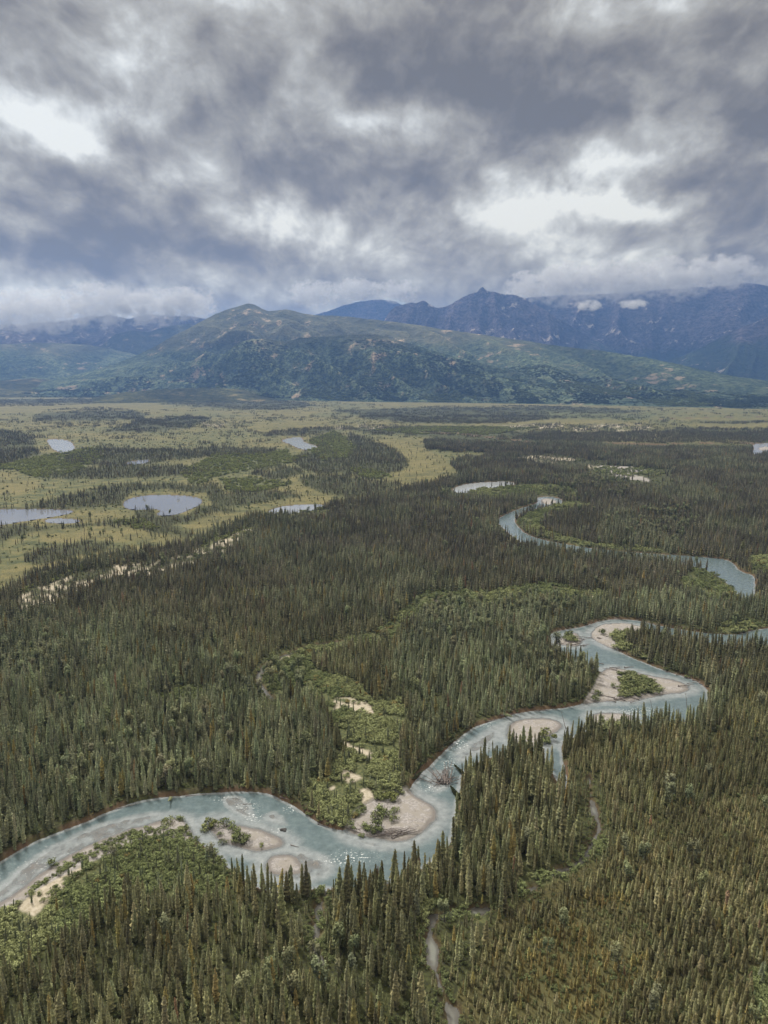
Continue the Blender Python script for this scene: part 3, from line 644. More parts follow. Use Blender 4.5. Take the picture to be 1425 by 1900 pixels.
# low swells at the foot on the left
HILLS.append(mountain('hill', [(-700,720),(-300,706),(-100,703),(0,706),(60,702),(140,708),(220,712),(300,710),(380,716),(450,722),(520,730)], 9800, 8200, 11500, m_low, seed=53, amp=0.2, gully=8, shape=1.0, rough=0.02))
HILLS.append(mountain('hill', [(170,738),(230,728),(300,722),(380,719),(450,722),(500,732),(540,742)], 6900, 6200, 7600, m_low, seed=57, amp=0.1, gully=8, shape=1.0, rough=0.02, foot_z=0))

# ------------------------------------------------------------------ plants: meshes
def foliage_mat(name, base, var, transl=0.15):
    m, T, bs = principled(name, 0.85, 0.15)
    oi = T.node('ShaderNodeObjectInfo'); rnd = oi.outputs['Random']
    tint = T.attr('tree_tint', 'INSTANCER', 'Color')
    pos = T.node('ShaderNodeNewGeometry').outputs['Position']
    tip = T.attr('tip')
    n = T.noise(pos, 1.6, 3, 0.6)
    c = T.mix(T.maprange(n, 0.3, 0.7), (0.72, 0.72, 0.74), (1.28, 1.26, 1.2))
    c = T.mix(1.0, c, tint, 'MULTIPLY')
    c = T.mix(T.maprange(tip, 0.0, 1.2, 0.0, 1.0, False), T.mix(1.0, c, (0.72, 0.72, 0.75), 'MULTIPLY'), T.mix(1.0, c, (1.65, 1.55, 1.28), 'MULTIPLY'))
    T.l.new(c, bs.inputs['Base Color'])
    return m
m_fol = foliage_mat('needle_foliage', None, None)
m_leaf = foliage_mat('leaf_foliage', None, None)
m_bark, T, bs = principled('bark', 0.95, 0.1)
pos = T.node('ShaderNodeNewGeometry').outputs['Position']
T.l.new(T.mix(T.noise(pos, 3.0, 4, 0.6), (0.06, 0.048, 0.04), (0.15, 0.125, 0.105)), bs.inputs['Base Color'])
m_wood, T, bs = principled('driftwood', 0.9, 0.15)
pos = T.node('ShaderNodeNewGeometry').outputs['Position']
T.l.new(T.mix(T.maprange(T.noise(pos, 1.5, 5, 0.7), 0.3, 0.7), (0.070, 0.058, 0.055), (0.27, 0.235, 0.22)), bs.inputs['Base Color'])
m_stone, T, bs = principled('stone', 0.9, 0.2)
pos = T.node('ShaderNodeNewGeometry').outputs['Position']
T.l.new(T.mix(T.noise(pos, 2.0, 4, 0.6), (0.03, 0.03, 0.03), (0.10, 0.095, 0.09)), bs.inputs['Base Color'])

PROTO = bpy.data.collections.new('plant_sources')   # mesh sources of the forests; not linked to the scene
def proto_from(name, verts, faces, tips, mat, extra_mat=None, mat_idx=None):
    me = bpy.data.meshes.new(name); me.from_pydata(verts, [], faces)
    me.materials.append(mat)
    if extra_mat: me.materials.append(extra_mat); me.polygons.foreach_set('material_index', mat_idx)
    a = me.attributes.new('tip', 'FLOAT', 'POINT'); a.data.foreach_set('value', np.array(tips, np.float32))
    me.update(); return me
def spruce_geo(rg, h=1.0, whorls=22, per=7, rad=0.085, start=0.07, droop=0.55, club=0.0, gap=0.0):
    """unit-height crown; returns verts, faces, tips"""
    V, F, Tp = [], [], []
    # dense inner body
    rings = 7; sides = 6
    for i in range(rings):
        t = i / (rings - 1); r = rad * 0.50 * (1 - t) ** 0.75 * (0.8 + 0.4 * rg.random()) + 0.002
        zc_ = start + 0.03 + (0.965 - start) * t
        for j in range(sides):
            a = 2 * math.pi * (j + 0.5 * (i % 2)) / sides
            V.append((r * math.cos(a), r * math.sin(a), zc_)); Tp.append(0.0)
    for i in range(rings - 1):
        for j in range(sides):
            a = i * sides + j; b_ = i * sides + (j + 1) % sides
            F.append((a, b_, b_ + sides, a + sides))
    for w in range(whorls):
        t = (w + rg.random() * 0.5) / whorls
        zc_ = start + (1 - start) * t ** 0.95
        env = (1 - t) ** 0.50 * (0.70 + 0.30 * min(1, t * 5)) * (1 + 0.22 * math.sin(w * 2.4 + rg.random() * 2))
        env = env + club * math.exp(-((t - 0.86) / 0.07) ** 2)
        ph = rg.random() * 6.28
        n = per if t < 0.75 else max(4, per - 2)
        for k in range(n):
            if rg.random() < gap: continue
            a = ph + 2 * math.pi * k / n + rg.uniform(-0.3, 0.3)
            L = rad * env * rg.uniform(0.65, 1.25) + 0.006
            wd_ = L * rg.uniform(0.38, 0.60) + 0.004
            dz_ = -L * droop * rg.uniform(0.5, 1.4)
            ca, sa_ = math.cos(a), math.sin(a)
            i0 = len(V)
            V += [(0, 0, zc_ + 0.012), (ca * L * 0.6 - sa_ * wd_, sa_ * L * 0.6 + ca * wd_, zc_ + dz_ * 0.75 - 0.010), (ca * L, sa_ * L, zc_ + dz_), (ca * L * 0.6 + sa_ * wd_, sa_ * L * 0.6 - ca * wd_, zc_ + dz_ * 0.75 - 0.010), (ca * L * 0.55, sa_ * L * 0.55, zc_ + dz_ * 0.45 + 0.008)]
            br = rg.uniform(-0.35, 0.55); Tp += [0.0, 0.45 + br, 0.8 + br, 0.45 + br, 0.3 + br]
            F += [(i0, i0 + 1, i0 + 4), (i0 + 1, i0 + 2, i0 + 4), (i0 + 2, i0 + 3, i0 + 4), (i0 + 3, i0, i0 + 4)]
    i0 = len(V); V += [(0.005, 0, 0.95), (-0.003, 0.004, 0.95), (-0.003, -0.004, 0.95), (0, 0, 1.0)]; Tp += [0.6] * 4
    F += [(i0, i0 + 1, i0 + 3), (i0 + 1, i0 + 2, i0 + 3), (i0 + 2, i0, i0 + 3)]
    return V, F, Tp
def tube(pts, rads, sides=6):
    V, F = [], []
    for i, (p, r) in enumerate(zip(pts, rads)):
        p = Vector(p)
        d = (Vector(pts[min(i + 1, len(pts) - 1)]) - Vector(pts[max(i - 1, 0)])).normalized()
        u = d.orthogonal().normalized(); v = d.cross(u)
        for k in range(sides):
            a = 2 * math.pi * k / sides
            V.append(tuple(p + (u * math.cos(a) + v * math.sin(a)) * r))
    for i in range(len(pts) - 1):
        for k in range(sides):
            a = i * sides + k; b_ = i * sides + (k + 1) % sides
            F.append((a, b_, b_ + sides, a + sides))
    F.append(tuple(range(sides - 1, -1, -1))); F.append(tuple(range((len(pts) - 1) * sides, len(pts) * sides)))
    return V, F
def join(parts):
    V, F, Tp, MI = [], [], [], []
    for (v, f, t, mi) in parts:
        o_ = len(V); V += list(v); Tp += list(t); F += [tuple(i + o_ for i in q) for q in f]; MI += [mi] * len(f)
    return V, F, Tp, MI
trunk_v, trunk_f = tube([(0, 0, -0.03), (0, 0, 0.25), (0.002, 0, 0.6), (0, 0, 0.93)], [0.0105, 0.008, 0.005, 0.0015], 5)
trunk_me = bpy.data.meshes.new('trunk'); trunk_me.from_pydata(trunk_v, [], trunk_f); trunk_me.materials.append(m_bark)
SPR = []        # (crown mesh) high detail, for single trees
cfg = [dict(rad=0.075, start=0.06), dict(rad=0.088, start=0.05), dict(rad=0.066, start=0.08, club=0.25), dict(rad=0.10, start=0.04), dict(rad=0.080, start=0.12, gap=0.15), dict(rad=0.060, start=0.05, club=0.35, gap=0.1)]
def add_proto(cname, me):
    o = bpy.data.objects.new(me.name, me); PROTOS[cname].objects.link(o); return o
PROTOS = {k: bpy.data.collections.new(k) for k in ('spruce_sources', 'shrub_sources', 'poplar_sources', 'stand_sources')}
for i, c_ in enumerate(cfg):
    rg = random.Random(100 + i)
    v, f, t = spruce_geo(rg, whorls=26, per=8, **c_)
    SPR.append(proto_from('crown', v, f, t, m_fol))
    V, F, Tp, MI = join([(v, f, t, 0), (trunk_v, trunk_f, [0] * len(trunk_v), 1)])
    add_proto('spruce_sources', proto_from('spruce_source_%02d' % i, V, F, Tp, m_fol, m_bark, MI))
for i, c_ in enumerate(cfg[:4]):        # lighter ones for farther off
    rg = random.Random(200 + i); c2 = dict(c_); c2['rad'] *= 1.15
    v, f, t = spruce_geo(rg, whorls=14, per=6, **c2)
    add_proto('spruce_sources', proto_from('spruce_source_%02d' % (i + 6), v, f, t, m_fol))
rg = random.Random(5)                   # dead snag
v, f, t = spruce_geo(rg, whorls=12, per=4, rad=0.045, gap=0.35); sv = [q for q in v[42:]]; 
f2 = [tuple(i - 42 for i in q) for q in f if min(q) >= 42]
V, F, Tp, MI = join([(sv, f2, t[42:], 0), (trunk_v, trunk_f, [0] * len(trunk_v), 1)])
add_proto('spruce_sources', proto_from('spruce_source_10', V, F, Tp, m_fol, m_bark, MI))

def leafball(rg, n, rx, rz, z0, size, lobes=4):
    """leaf clumps in a lumpy volume"""
    V, F, Tp = [], [], []
    cs = [(rg.uniform(-.65, .65) * rx, rg.uniform(-.65, .65) * rx, z0 + rg.uniform(0.2, 0.8) * rz, rg.uniform(.28, .55)) for _ in range(lobes)]
    for k in range(n):
        cx_, cy_, cz_, cr = rg.choice(cs)
        d = Vector((rg.gauss(0, 1), rg.gauss(0, 1), rg.gauss(0.25, 0.9))).normalized()
        rad_ = cr * rg.uniform(0.55, 1.05)
        p = Vector((cx_ + d.x * rx * rad_, cy_ + d.y * rx * rad_, max(z0 * 0.3, cz_ + d.z * rz * 0.5 * rad_ * 1.3)))
        nrm = (d + Vector((rg.uniform(-.6, .6), rg.uniform(-.6, .6), rg.uniform(-.3, .7)))).normalized()
        u = nrm.orthogonal().normalized(); w = nrm.cross(u); s_ = size * rg.uniform(0.6, 1.3); a = rg.random() * 3
        uu = u * math.cos(a) + w * math.sin(a); ww = nrm.cross(uu)
        i0 = len(V)
        V += [tuple(p - uu * s_), tuple(p + ww * s_ * .6 + nrm * s_ * .15), tuple(p + uu * s_), tuple(p - ww * s_ * .6 + nrm * s_ * .15)]
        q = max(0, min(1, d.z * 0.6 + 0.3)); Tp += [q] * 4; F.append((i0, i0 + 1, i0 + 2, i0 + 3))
    return V, F, Tp
stem_v, stem_f = [], []
for k in range(5):
    a = k * 1.256; v, f = tube([(0.05 * math.cos(a), 0.05 * math.sin(a), -0.08), (0.28 * math.cos(a), 0.28 * math.sin(a), 0.45), (0.42 * math.cos(a), 0.42 * math.sin(a), 0.85)], [0.03, 0.02, 0.008], 4)
    o_ = len(stem_v); stem_v += v; stem_f += [tuple(i + o_ for i in q) for q in f]
stem_me = bpy.data.meshes.new('stems'); stem_me.from_pydata(stem_v, [], stem_f); stem_me.materials.append(m_bark)
SHR = []
for i in range(5):
    rg = random.Random(300 + i)
    v, f, t = leafball(rg, 300, 0.95 + 0.1 * (i % 3), 1.0, 0.05, 0.11, 7 + i % 3)
    SHR.append(proto_from('foliage', v, f, t, m_leaf))
    V, F, Tp, MI = join([(v, f, t, 0), (stem_v, stem_f, [0] * len(stem_v), 1)])
    add_proto('shrub_sources', proto_from('shrub_source_%02d' % i, V, F, Tp, m_leaf, m_bark, MI))
POP = []
ptr_v, ptr_f = tube([(0, 0, -0.03), (0.01, 0, 0.3), (-0.005, 0.005, 0.6), (0, 0, 0.85)], [0.016, 0.012, 0.007, 0.002], 5)
ptrunk_me = bpy.data.meshes.new('trunk'); ptrunk_me.from_pydata(ptr_v, [], ptr_f); ptrunk_me.materials.append(m_bark)
for i in range(4):
    rg = random.Random(400 + i)
    v, f, t = leafball(rg, 420, 0.20 + 0.03 * (i % 2), 0.95, 0.12, 0.035, 7)
    v = [(x_, y_, 0.06 + (z_ - 0.06) * 0.95) for x_, y_, z_ in v]
    POP.append(proto_from('crown', v, f, t, m_leaf))
    V, F, Tp, MI = join([(v, f, t, 0), (ptr_v, ptr_f, [0] * len(ptr_v), 1)])
    add_proto('poplar_sources', proto_from('poplar_source_%02d' % i, V, F, Tp, m_leaf, m_bark, MI))
for i in range(5):                      # a knot of far trees
    rg = random.Random(500 + i); parts = []
    for k in range(9):
        v, f, t = spruce_geo(rg, whorls=6, per=4, rad=0.12)
        hh = rg.uniform(0.55, 1.1); ox, oy = rg.uniform(-0.85, 0.85), rg.uniform(-0.85, 0.85)
        parts.append(([(a * hh + ox, b_ * hh + oy, c_ * hh) for a, b_, c_ in v], f, t, 0))
    V, F, Tp, MI = join(parts)
    add_proto('stand_sources', proto_from('stand_source_%02d' % i, V, F, Tp, m_fol))

# ------------------------------------------------------------------ where plants stand
def sample(F, x, y, nearest=True):
    r = np.hypot(x, y); a = np.arctan2(x, y)
    i = np.clip(np.interp(r, r_g, np.arange(NR)) + 0.5 * nearest, 0, NR - 1).astype(int)
    j = np.clip(np.interp(a, az_g, np.arange(NA)) + 0.5 * nearest, 0, NA - 1).astype(int)
    return F[i, j]
def jitter_grid(r0, r1, step, amax=36.0):
    s = step; t = math.tan(R(amax)); ys = np.arange(r0 * math.cos(R(amax)) - 5, r1, s); xs = np.arange(-r1 * math.sin(R(amax)), r1 * math.sin(R(amax)), s)
    X, Y = np.meshgrid(xs, ys); X = X + rng.uniform(-.5, .5, X.shape) * s; Y = Y + rng.uniform(-.5, .5, Y.shape) * s
    r = np.hypot(X, Y); m = (r > r0) & (r < r1) & (np.abs(X) < Y * t + 10)
    return X[m], Y[m]
cols = lambda *c: np.array(c, np.float32)
SPN = {k: [] for k in ('x', 'y', 'h', 'w', 'var', 'col')}
def push(store, x, y, h, w, var, col):
    for k, v in zip(('x', 'y', 'h', 'w', 'var', 'col'), (x, y, h, w, var, col)): store[k].append(v)
def colr(n, c, var=0.18):
    k = rng.uniform(1 - var, 1 + var, (n, 1)); j = rng.uniform(0.92, 1.08, (n, 3))
    return np.clip(c * k * j, 0, 1).astype(np.float32)
OLIVE, GREY, DARK, BLUE, RUST, YEL = cols(0.138, 0.144, 0.086), cols(0.150, 0.170, 0.112), cols(0.106, 0.106, 0.080), cols(0.120, 0.142, 0.092), cols(0.165, 0.11, 0.075), cols(0.155, 0.135, 0.06)

creek_sd = np.minimum.reduce([w for w, q in zip(water_sd, WATERS) if q[3] == 'creek'])
for (r0, r1, step) in ((165, 420, 1.7), (420, 900, 2.9), (900, 2300, 4.1)):
    x, y = jitter_grid(r0, r1, step)
    S = lambda F: sample(F, x, y)
    pl, sdw, sdb, shb, stn, ob, med, t2, dk, sp_, ss_, gr_, grs = S(plain), S(sdW), S(sdB), S(shrub), S(stunted), S(openbog), S(medium), S(tall2), S(darkp), S(sandp), S(sandspot), S(greenp), S(greenish)
    csd = S(creek_sd)
    nA = fbm(x / 22, y / 22, 3, 201); nB = fbm(x / 80, y / 80, 3, 203); u = rng.random(len(x)); r = np.hypot(x, y)
    dens = np.full(len(x), {1.7: 0.33, 2.9: 0.78, 4.1: 1.0}[step]) * (0.62 + 0.7 * nA)
    if step == 1.7: dens = np.where(stn, 0.85, np.where(med, 0.62, dens))
    dens = np.where(ob, 0.85, dens)
    dens = np.where(pl, np.where(dk, 0.20 + 0.25 * (nA > 0.5), 0.012 + 0.08 * (nA > 0.62)), dens)
    dens = np.where(sp_, 0.22, dens); dens = np.where(S(clearp), dens * 0.06, dens); dens = np.where(shb, 0.07 + 0.10 * (nA > 0.55), dens); dens = np.where(ss_ , 0.03, dens)
    dens = np.where(csd < 1.6, dens * 0.4, dens)
    keep = (u < dens) & (sdw > 1.3) & (sdb > 0.5) 
    x, y = x[keep], y[keep]; n = len(x)
    nC = fbm(x / 28, y / 28, 3, 207)
    pl, stn, ob, med, t2, dk, shb, nA, nB, r, grs = [q[keep] for q in (pl, stn, ob, med, t2, dk, shb, nA, nB, r, grs)]
    h = 11.2 + 3.0 * (nB - 0.5) * 2
    h = np.where(med, 8.2 + 3 * (nB - 0.5), h); h = np.where(stn, 5.4 + 5 * (nB - 0.5), h); h = np.where(ob, 3.9, h); h = np.where(t2, 8.5, h)
    h = np.where(pl, np.where(dk, 8.5, 7.0), h); h = np.where(shb, 6.0, h)
    h = np.where(sample(tallp, x, y), 13.3, h); h = np.where(sample(sandp, x, y), 8.0, h)
    csdk = sample(creek_sd, x, y)
    xs_, ys_ = x + x / np.hypot(x, y) * 7, y + y / np.hypot(x, y) * 7
    h = h * np.where(sample(creek_sd, xs_, ys_) < 6, 0.45, np.where(csdk < 5, 0.7, 1))
    h = h * rng.choice([1, 1, 1, 0.72, 0.5], n) * rng.normal(1.0, 0.17, n).clip(0.6, 1.5)
    w = rng.uniform(0.88, 1.32, n) * np.where(stn | ob, 1.35, 1.0) * (1 + 0.35 * sstep(900, 2000, r))
    far = sstep(380, 900, r)[:, None]
    cmix = OLIVE * (1 - far) + DARK * far
    cmix = np.where(grs[:, None], GREY * (0.8 + 0.45 * nA)[:, None], cmix)
    cmix = np.where((nB > 0.55)[:, None], cmix * 0.45 + GREY * 0.55, cmix)
    cmix = np.where((stn | ob)[:, None], OLIVE * 0.72 + YEL * 0.22, cmix); cmix = np.where((med & ~stn)[:, None], OLIVE * 0.85 + YEL * 0.15, cmix); cmix = np.where((ob & (nA > 0.5))[:, None], YEL, cmix)
    cmix = np.where(shb[:, None], BLUE, cmix)
    q = rng.random(n)
    cmix = np.where((q < 0.05)[:, None], YEL, cmix); cmix = np.where((q > 0.996)[:, None], RUST, cmix)
    cl = np.clip(cmix * rng.uniform(0.62, 1.38, (n, 1)) * rng.uniform(0.94, 1.06, (n, 3)) * (0.82 + 0.36 * (nC > 0.5))[:, None], 0, 1).astype(np.float32)
    var = rng.integers(0, 6, n) if r0 < 900 else rng.integers(6, 10, n)
    if r0 < 900:
        var = np.where(r > 520, rng.integers(6, 10, n), var)
        var = np.where(rng.random(n) < 0.03, 10, var)
    push(SPN, x, y, h, w, var, cl)
SP = {k: np.concatenate(v) for k, v in SPN.items()}

# far stands: knots of trees on the plain and the valley floor
ST = {k: [] for k in SPN}
for (r0, r1, step) in ((2200, 4000, 15), (4000, 7800, 27)):
    x, y = jitter_grid(r0, r1, step)
    S = lambda F: sample(F, x, y)
    pl, sdw, dk, sp_, yl, gr_ = S(plain), S(sdW), S(darkp), S(sandp), S(yellowp), S(greenp)
    nA = fbm(x / 120, y / 120, 4, 221); u = rng.random(len(x))
    dens = np.where(pl, np.where(dk, 0.42 * (nA > 0.44) + 0.1, np.where(yl, 0.0, 0.16 * (nA > 0.56) + 0.03)), 0.85)
    dens = np.where(sp_, 0.2, dens); dens = np.where(gr_, 0.2, dens); dens = np.where(S(clearp), 0, dens)
    if r0 > 3000: dens = dens * 0.85
    keep = (u < dens) & (sdw > 12); x, y = x[keep], y[keep]; n = len(x)
    h = rng.uniform(7, 11, n); w = rng.uniform(1.0, 1.4, n) * (1.0 if r0 < 3000 else 1.4)
    push(ST, x, y, h, w, rng.integers(0, 5, n), colr(n, DARK * 1.1, 0.25))
STN = {k: np.concatenate(v) for k, v in ST.items()}

# willow and alder shrubs
SH = {k: [] for k in SPN}
PALE, WIL, LIME = cols(0.205, 0.235, 0.125), cols(0.155, 0.19, 0.095), cols(0.19, 0.22, 0.09)
for (r0, r1, step) in ((165, 480, 1.75), (480, 1400, 3.2), (1400, 3800, 6.5)):
    x, y = jitter_grid(r0, r1, step)
    S = lambda F: sample(F, x, y)
    pl, sdw, sdb, shb, ob, stn, gr_, sp_, ss_, csd, yl, dk, z_ = S(plain), S(sdW), S(sdB), S(shrub), S(openbog), S(stunted), S(greenp), S(sandp), S(sandspot), S(creek_sd), S(yellowp), S(darkp), S(Z)
    nA = fbm(x / 12, y / 12, 3, 231); nB = fbm(x / 60, y / 60, 3, 233); u = rng.random(len(x))
    dens = 0.10 + 0.16 * (nA > 0.58)
    dens = np.where(shb, 0.92 * (nA > 0.36), dens); dens = np.where(pl, np.where(gr_, 0.62 * (nA > 0.40), np.where(yl, 0.01, 0.045)), dens)
    dens = np.where(sp_, 0.32 * (nA > 0.5), dens); dens = np.where(ss_, 0.07, dens); dens = np.where((csd < 3) & ~pl, 0.7, dens)
    dens = np.where(ob, 0.3, dens)
    bar_ok = (sdb < 0) & (sdb > -50) & shb & ~ss_
    keep = (u < dens) & (sdw > 0.8) & ((sdb > 0.3) | (shb & (nA > 0.42))) 
    keep |= bar_ok & (u < 0.5) & (z_ > 0.35)
    x, y = x[keep], y[keep]; n = len(x)
    shb, gr_, nA, nB, pl, ob, stn = [q[keep] for q in (shb, gr_, nA, nB, pl, ob, stn)]
    sc_ = {1.75: 0.8, 3.2: 1.05, 6.5: 1.5}[step]
    h = np.where(shb, 2.3, 1.4) * rng.uniform(0.6, 1.5, n) * (1 + (nB - 0.5)) * sc_; h = np.where(gr_, 3.2 * sc_, h)
    w = rng.uniform(0.75, 1.2, n)
    cm = np.where((nB > 0.5)[:, None], PALE, WIL); cm = np.where((gr_ & (rng.random(n) < 0.6))[:, None], LIME, cm); cm = np.where((~shb & ~gr_)[:, None], WIL * 0.8, cm)
    cm = np.where(((rng.random(n) < 0.015))[:, None], YEL * 1.2, cm)
    cl = np.clip(cm * rng.uniform(0.75, 1.25, (n, 1)), 0, 1).astype(np.float32)
    push(SH, x, y, h, w, rng.integers(0, 5, n), cl)
SHD = {k: np.concatenate(v) for k, v in SH.items()}
# poplars and birches
PO = {k: [] for k in SPN}
x, y = jitter_grid(170, 1500, 6.5)
pp, sdw, sdb, pl, shb = sample(poplar, x, y), sample(sdW, x, y), sample(sdB, x, y), sample(plain, x, y), sample(shrub, x, y)
nA = fbm(x / 30, y / 30, 3, 241)
keep = (rng.random(len(x)) < np.where(pp, 0.5 * (nA > 0.45), np.where(pl | shb, 0.01, 0.02))) & (sdw > 2) & (sdb > 1)
x, y = x[keep], y[keep]; n = len(x)
push(PO, x, y, rng.uniform(8, 14, n), rng.uniform(0.85, 1.25, n), rng.integers(0, 4, n), colr(n, cols(0.15, 0.17, 0.11), 0.2))
POD = {k: np.concatenate(v) for k, v in PO.items()}

# ------------------------------------------------------------------ things one can tell apart: the plants that show largest
def empty(name, loc, rot=(0, 0, 0), scale=(1, 1, 1)):
    o = bpy.data.objects.new(name, None); COL.objects.link(o)
    o.location = loc; o.rotation_euler = rot; o.scale = scale; o.empty_display_size = 0.1
    return o
def tag(o, label, cat, group=None):
    o['label'] = label; o['category'] = cat
    if group: o['group'] = group
    return o
def child(name, me, parent, tint):
    o = bpy.data.objects.new(name, me); COL.objects.link(o); o.parent = parent
    if tint is not None: o['tree_tint'] = [float(c_) for c_ in tint]
    return o
def plant(name, loc, rot, scale, crown, stem, crown_name, stem_name, tint):
    e = empty(name, loc, rot, scale)
    child(crown_name, crown, e, tint); child(stem_name, stem, e, None)
    return e
def pick_largest(Dc, limit=300, cand=None):
    x, y, h = Dc['x'], Dc['y'], Dc['h']
    z0 = sample(Z, x, y)
    u0, v0 = to_px(x, y, z0); u1, v1 = to_px(x, y, z0 + h)
    ok = (u0 > 8) & (u0 < 1417) & (v0 < 1893) & (v1 > 600)
    if cand is not None: ok &= cand
    size = np.where(ok, (v0 - v1), 0)
    idx = np.argsort(-size)[:limit]; return idx[size[idx] > 0], u0, v0

def gn_forest(name, Dc, mask, coll, label=None):
    x, y, h, w, var, cl = [Dc[k][mask] for k in ('x', 'y', 'h', 'w', 'var', 'col')]
    n = len(x); z = sample(Z, x, y) - 0.05
    me = bpy.data.meshes.new(name); me.vertices.add(n)
    me.vertices.foreach_set('co', np.stack([x, y, z], 1).astype(np.float32).ravel())
    o = bpy.data.objects.new(name, me); COL.objects.link(o); o['kind'] = 'stuff'
    rot = np.stack([rng.normal(0, 0.035, n), rng.normal(0, 0.035, n), rng.uniform(0, 6.283, n)], 1).astype(np.float32)
    scl = np.stack([h * w, h * w, h], 1).astype(np.float32)
    add_attr(o, 'rot', rot, 'FLOAT_VECTOR'); add_attr(o, 'scl', scl, 'FLOAT_VECTOR'); add_attr(o, 'var', var.astype(np.int32), 'INT')
    add_attr(o, 'tree_tint', np.concatenate([cl, np.ones((n, 1), np.float32)], 1), 'FLOAT_COLOR')
    t = bpy.data.node_groups.new(name, 'GeometryNodeTree')
    t.interface.new_socket('Geometry', in_out='INPUT', socket_type='NodeSocketGeometry'); t.interface.new_socket('Geometry', in_out='OUTPUT', socket_type='NodeSocketGeometry')
    N, L = t.nodes, t.links
    gi, go = N.new('NodeGroupInput'), N.new('NodeGroupOutput')
    ci = N.new('GeometryNodeCollectionInfo'); ci.inputs['Collection'].default_value = coll; ci.inputs['Separate Children'].default_value = True; ci.inputs['Reset Children'].default_value = True
    ip = N.new('GeometryNodeInstanceOnPoints'); ip.inputs['Pick Instance'].default_value = True
    mp = N.new('GeometryNodeMeshToPoints')
    def na(nm, typ):
        q = N.new('GeometryNodeInputNamedAttribute'); q.data_type = typ; q.inputs['Name'].default_value = nm; return q.outputs[0]
    L.new(gi.outputs[0], mp.inputs[0]); L.new(mp.outputs[0], ip.inputs['Points']); L.new(ci.outputs[0], ip.inputs['Instance'])
    L.new(na('var', 'INT'), ip.inputs['Instance Index'])
    e2r = N.new('FunctionNodeEulerToRotation'); L.new(na('rot', 'FLOAT_VECTOR'), e2r.inputs[0]); L.new(e2r.outputs[0], ip.inputs['Rotation'])
    L.new(na('scl', 'FLOAT_VECTOR'), ip.inputs['Scale']); L.new(ip.outputs[0], go.inputs[0])
    md = o.modifiers.new('scatter', 'NODES'); md.node_group = t
    return o

def individuals(Dc, kind, label_fn, group, crowns, stem, cname, sname, cat, limit=300):
    idx, u0, v0 = pick_largest(Dc, limit)
    mask = np.ones(len(Dc['x']), bool); mask[idx] = False
    for i in idx:
        x, y, h, w, var = float(Dc['x'][i]), float(Dc['y'][i]), float(Dc['h'][i]), float(Dc['w'][i]), int(Dc['var'][i])
        z = float(sample(Z, np.array([x]), np.array([y]))[0])
        e = plant(kind, (x, y, z - 0.02), (random.gauss(0, .02), random.gauss(0, .02), random.uniform(0, 6.28)), (h * w, h * w, h), crowns[var % len(crowns)], stem, cname, sname, Dc['col'][i])
        lab, grp = label_fn(float(u0[i]), float(v0[i]), Dc['col'][i], h)
        tag(e, lab, cat, grp)
    return mask
def tone(c_):
    r_, g_, b_ = [float(q) for q in c_]; m = (r_ + g_ + b_) / 3
    if r_ > g_ * 1.3: return 'rust-brown'
    if b_ < 0.45 * g_ + 0.005: return 'yellow-olive'
    if b_ > 0.66 * g_: return 'pale grey-green' if m > 0.135 else 'dark grey-green'
    return 'light olive' if m > 0.13 else 'dark olive'
def size_word(h, a, b_, ws): return ws[0] if h > b_ else (ws[1] if h > a else ws[2])
def place_near(u, v):
    if u < 200: return 'at the left end of the near stand', 'the left end of the near stand'
    if u < 400: return 'in the near stand below the long gravel bar', 'the near stand below the long gravel bar'
    if u < 600: return 'just left of the thin straight stream', 'the ground left of the thin stream'
    if u < 820: return 'between the thin stream and the winding creek', 'the ground between stream and creek'
    if u < 1000: return 'just right of the winding creek', 'the ground right of the creek'
    if u < 1200: return 'on the open bog right of the creek', 'the open bog'
    return 'in the lower right corner beyond the open bog', 'the lower right corner'
def lab_spruce(u, v, c_, h):
    p, g = place_near(u, v); sz = size_word(h, 8, 13, ('tall', 'middling', 'short')); t = tone(c_)
    return '%s %s spruce %s' % (sz, t, p), '%s %s spruces of %s' % (sz, t, g)
def lab_shrub(u, v, c_, h):
    t = tone(c_)
    if v < 1700 and u < 430: p, g = 'in the thicket behind the long gravel bar', 'the thicket behind the long gravel bar'
    else: p, g = place_near(u, v)
    return '%s willow shrub %s' % (t, p), '%s willows of %s' % (t, g)
def lab_pop(u, v, c_, h):
    t = tone(c_); sz = size_word(h, 10, 12.5, ('tall', 'middling', 'low'))
    if v > 1560: p, g = place_near(u, v)
    elif u < 300 and v > 1350: p, g = 'in the forest above the left reach of the river', 'the forest above the left reach'
    elif u < 560 and v > 1350: p, g = 'behind the outer bank of the near bend', 'the forest behind the near bend'
    elif u < 560: p, g = 'in the middle forest left of the willow thicket', 'the middle forest left of the thicket'
    elif u < 900: p, g = 'in the forest between thicket and river', 'the forest between thicket and river'
    else: p, g = 'in the forest on the right beside the upper bends', 'the forest beside the upper bends'
    return '%s %s rounded poplar %s' % (sz, t, p), '%s %s poplars of %s' % (sz, t, g)
ms_ = individuals(SP, 'spruce_tree', lab_spruce, None, SPR, trunk_me, 'crown', 'trunk', 'spruce tree')
gn_forest('spruce_forest', SP, ms_, PROTOS['spruce_sources'])
gn_forest('distant_conifer_forest', STN, np.ones(len(STN['x']), bool), PROTOS['stand_sources'])
mh = individuals(SHD, 'willow_shrub', lab_shrub, None, SHR, stem_me, 'foliage', 'stems', 'shrub', 190)
gn_forest('willow_thicket', SHD, mh, PROTOS['shrub_sources'])
mp_ = individuals(POD, 'poplar_tree', lab_pop, None, POP, ptrunk_me, 'crown', 'trunk', 'poplar tree', 300)
gn_forest('poplar_grove', POD, mp_, PROTOS['poplar_sources'])
print('PLANTS', len(SP['x']), len(STN['x']), len(SHD['x']), len(POD['x']))

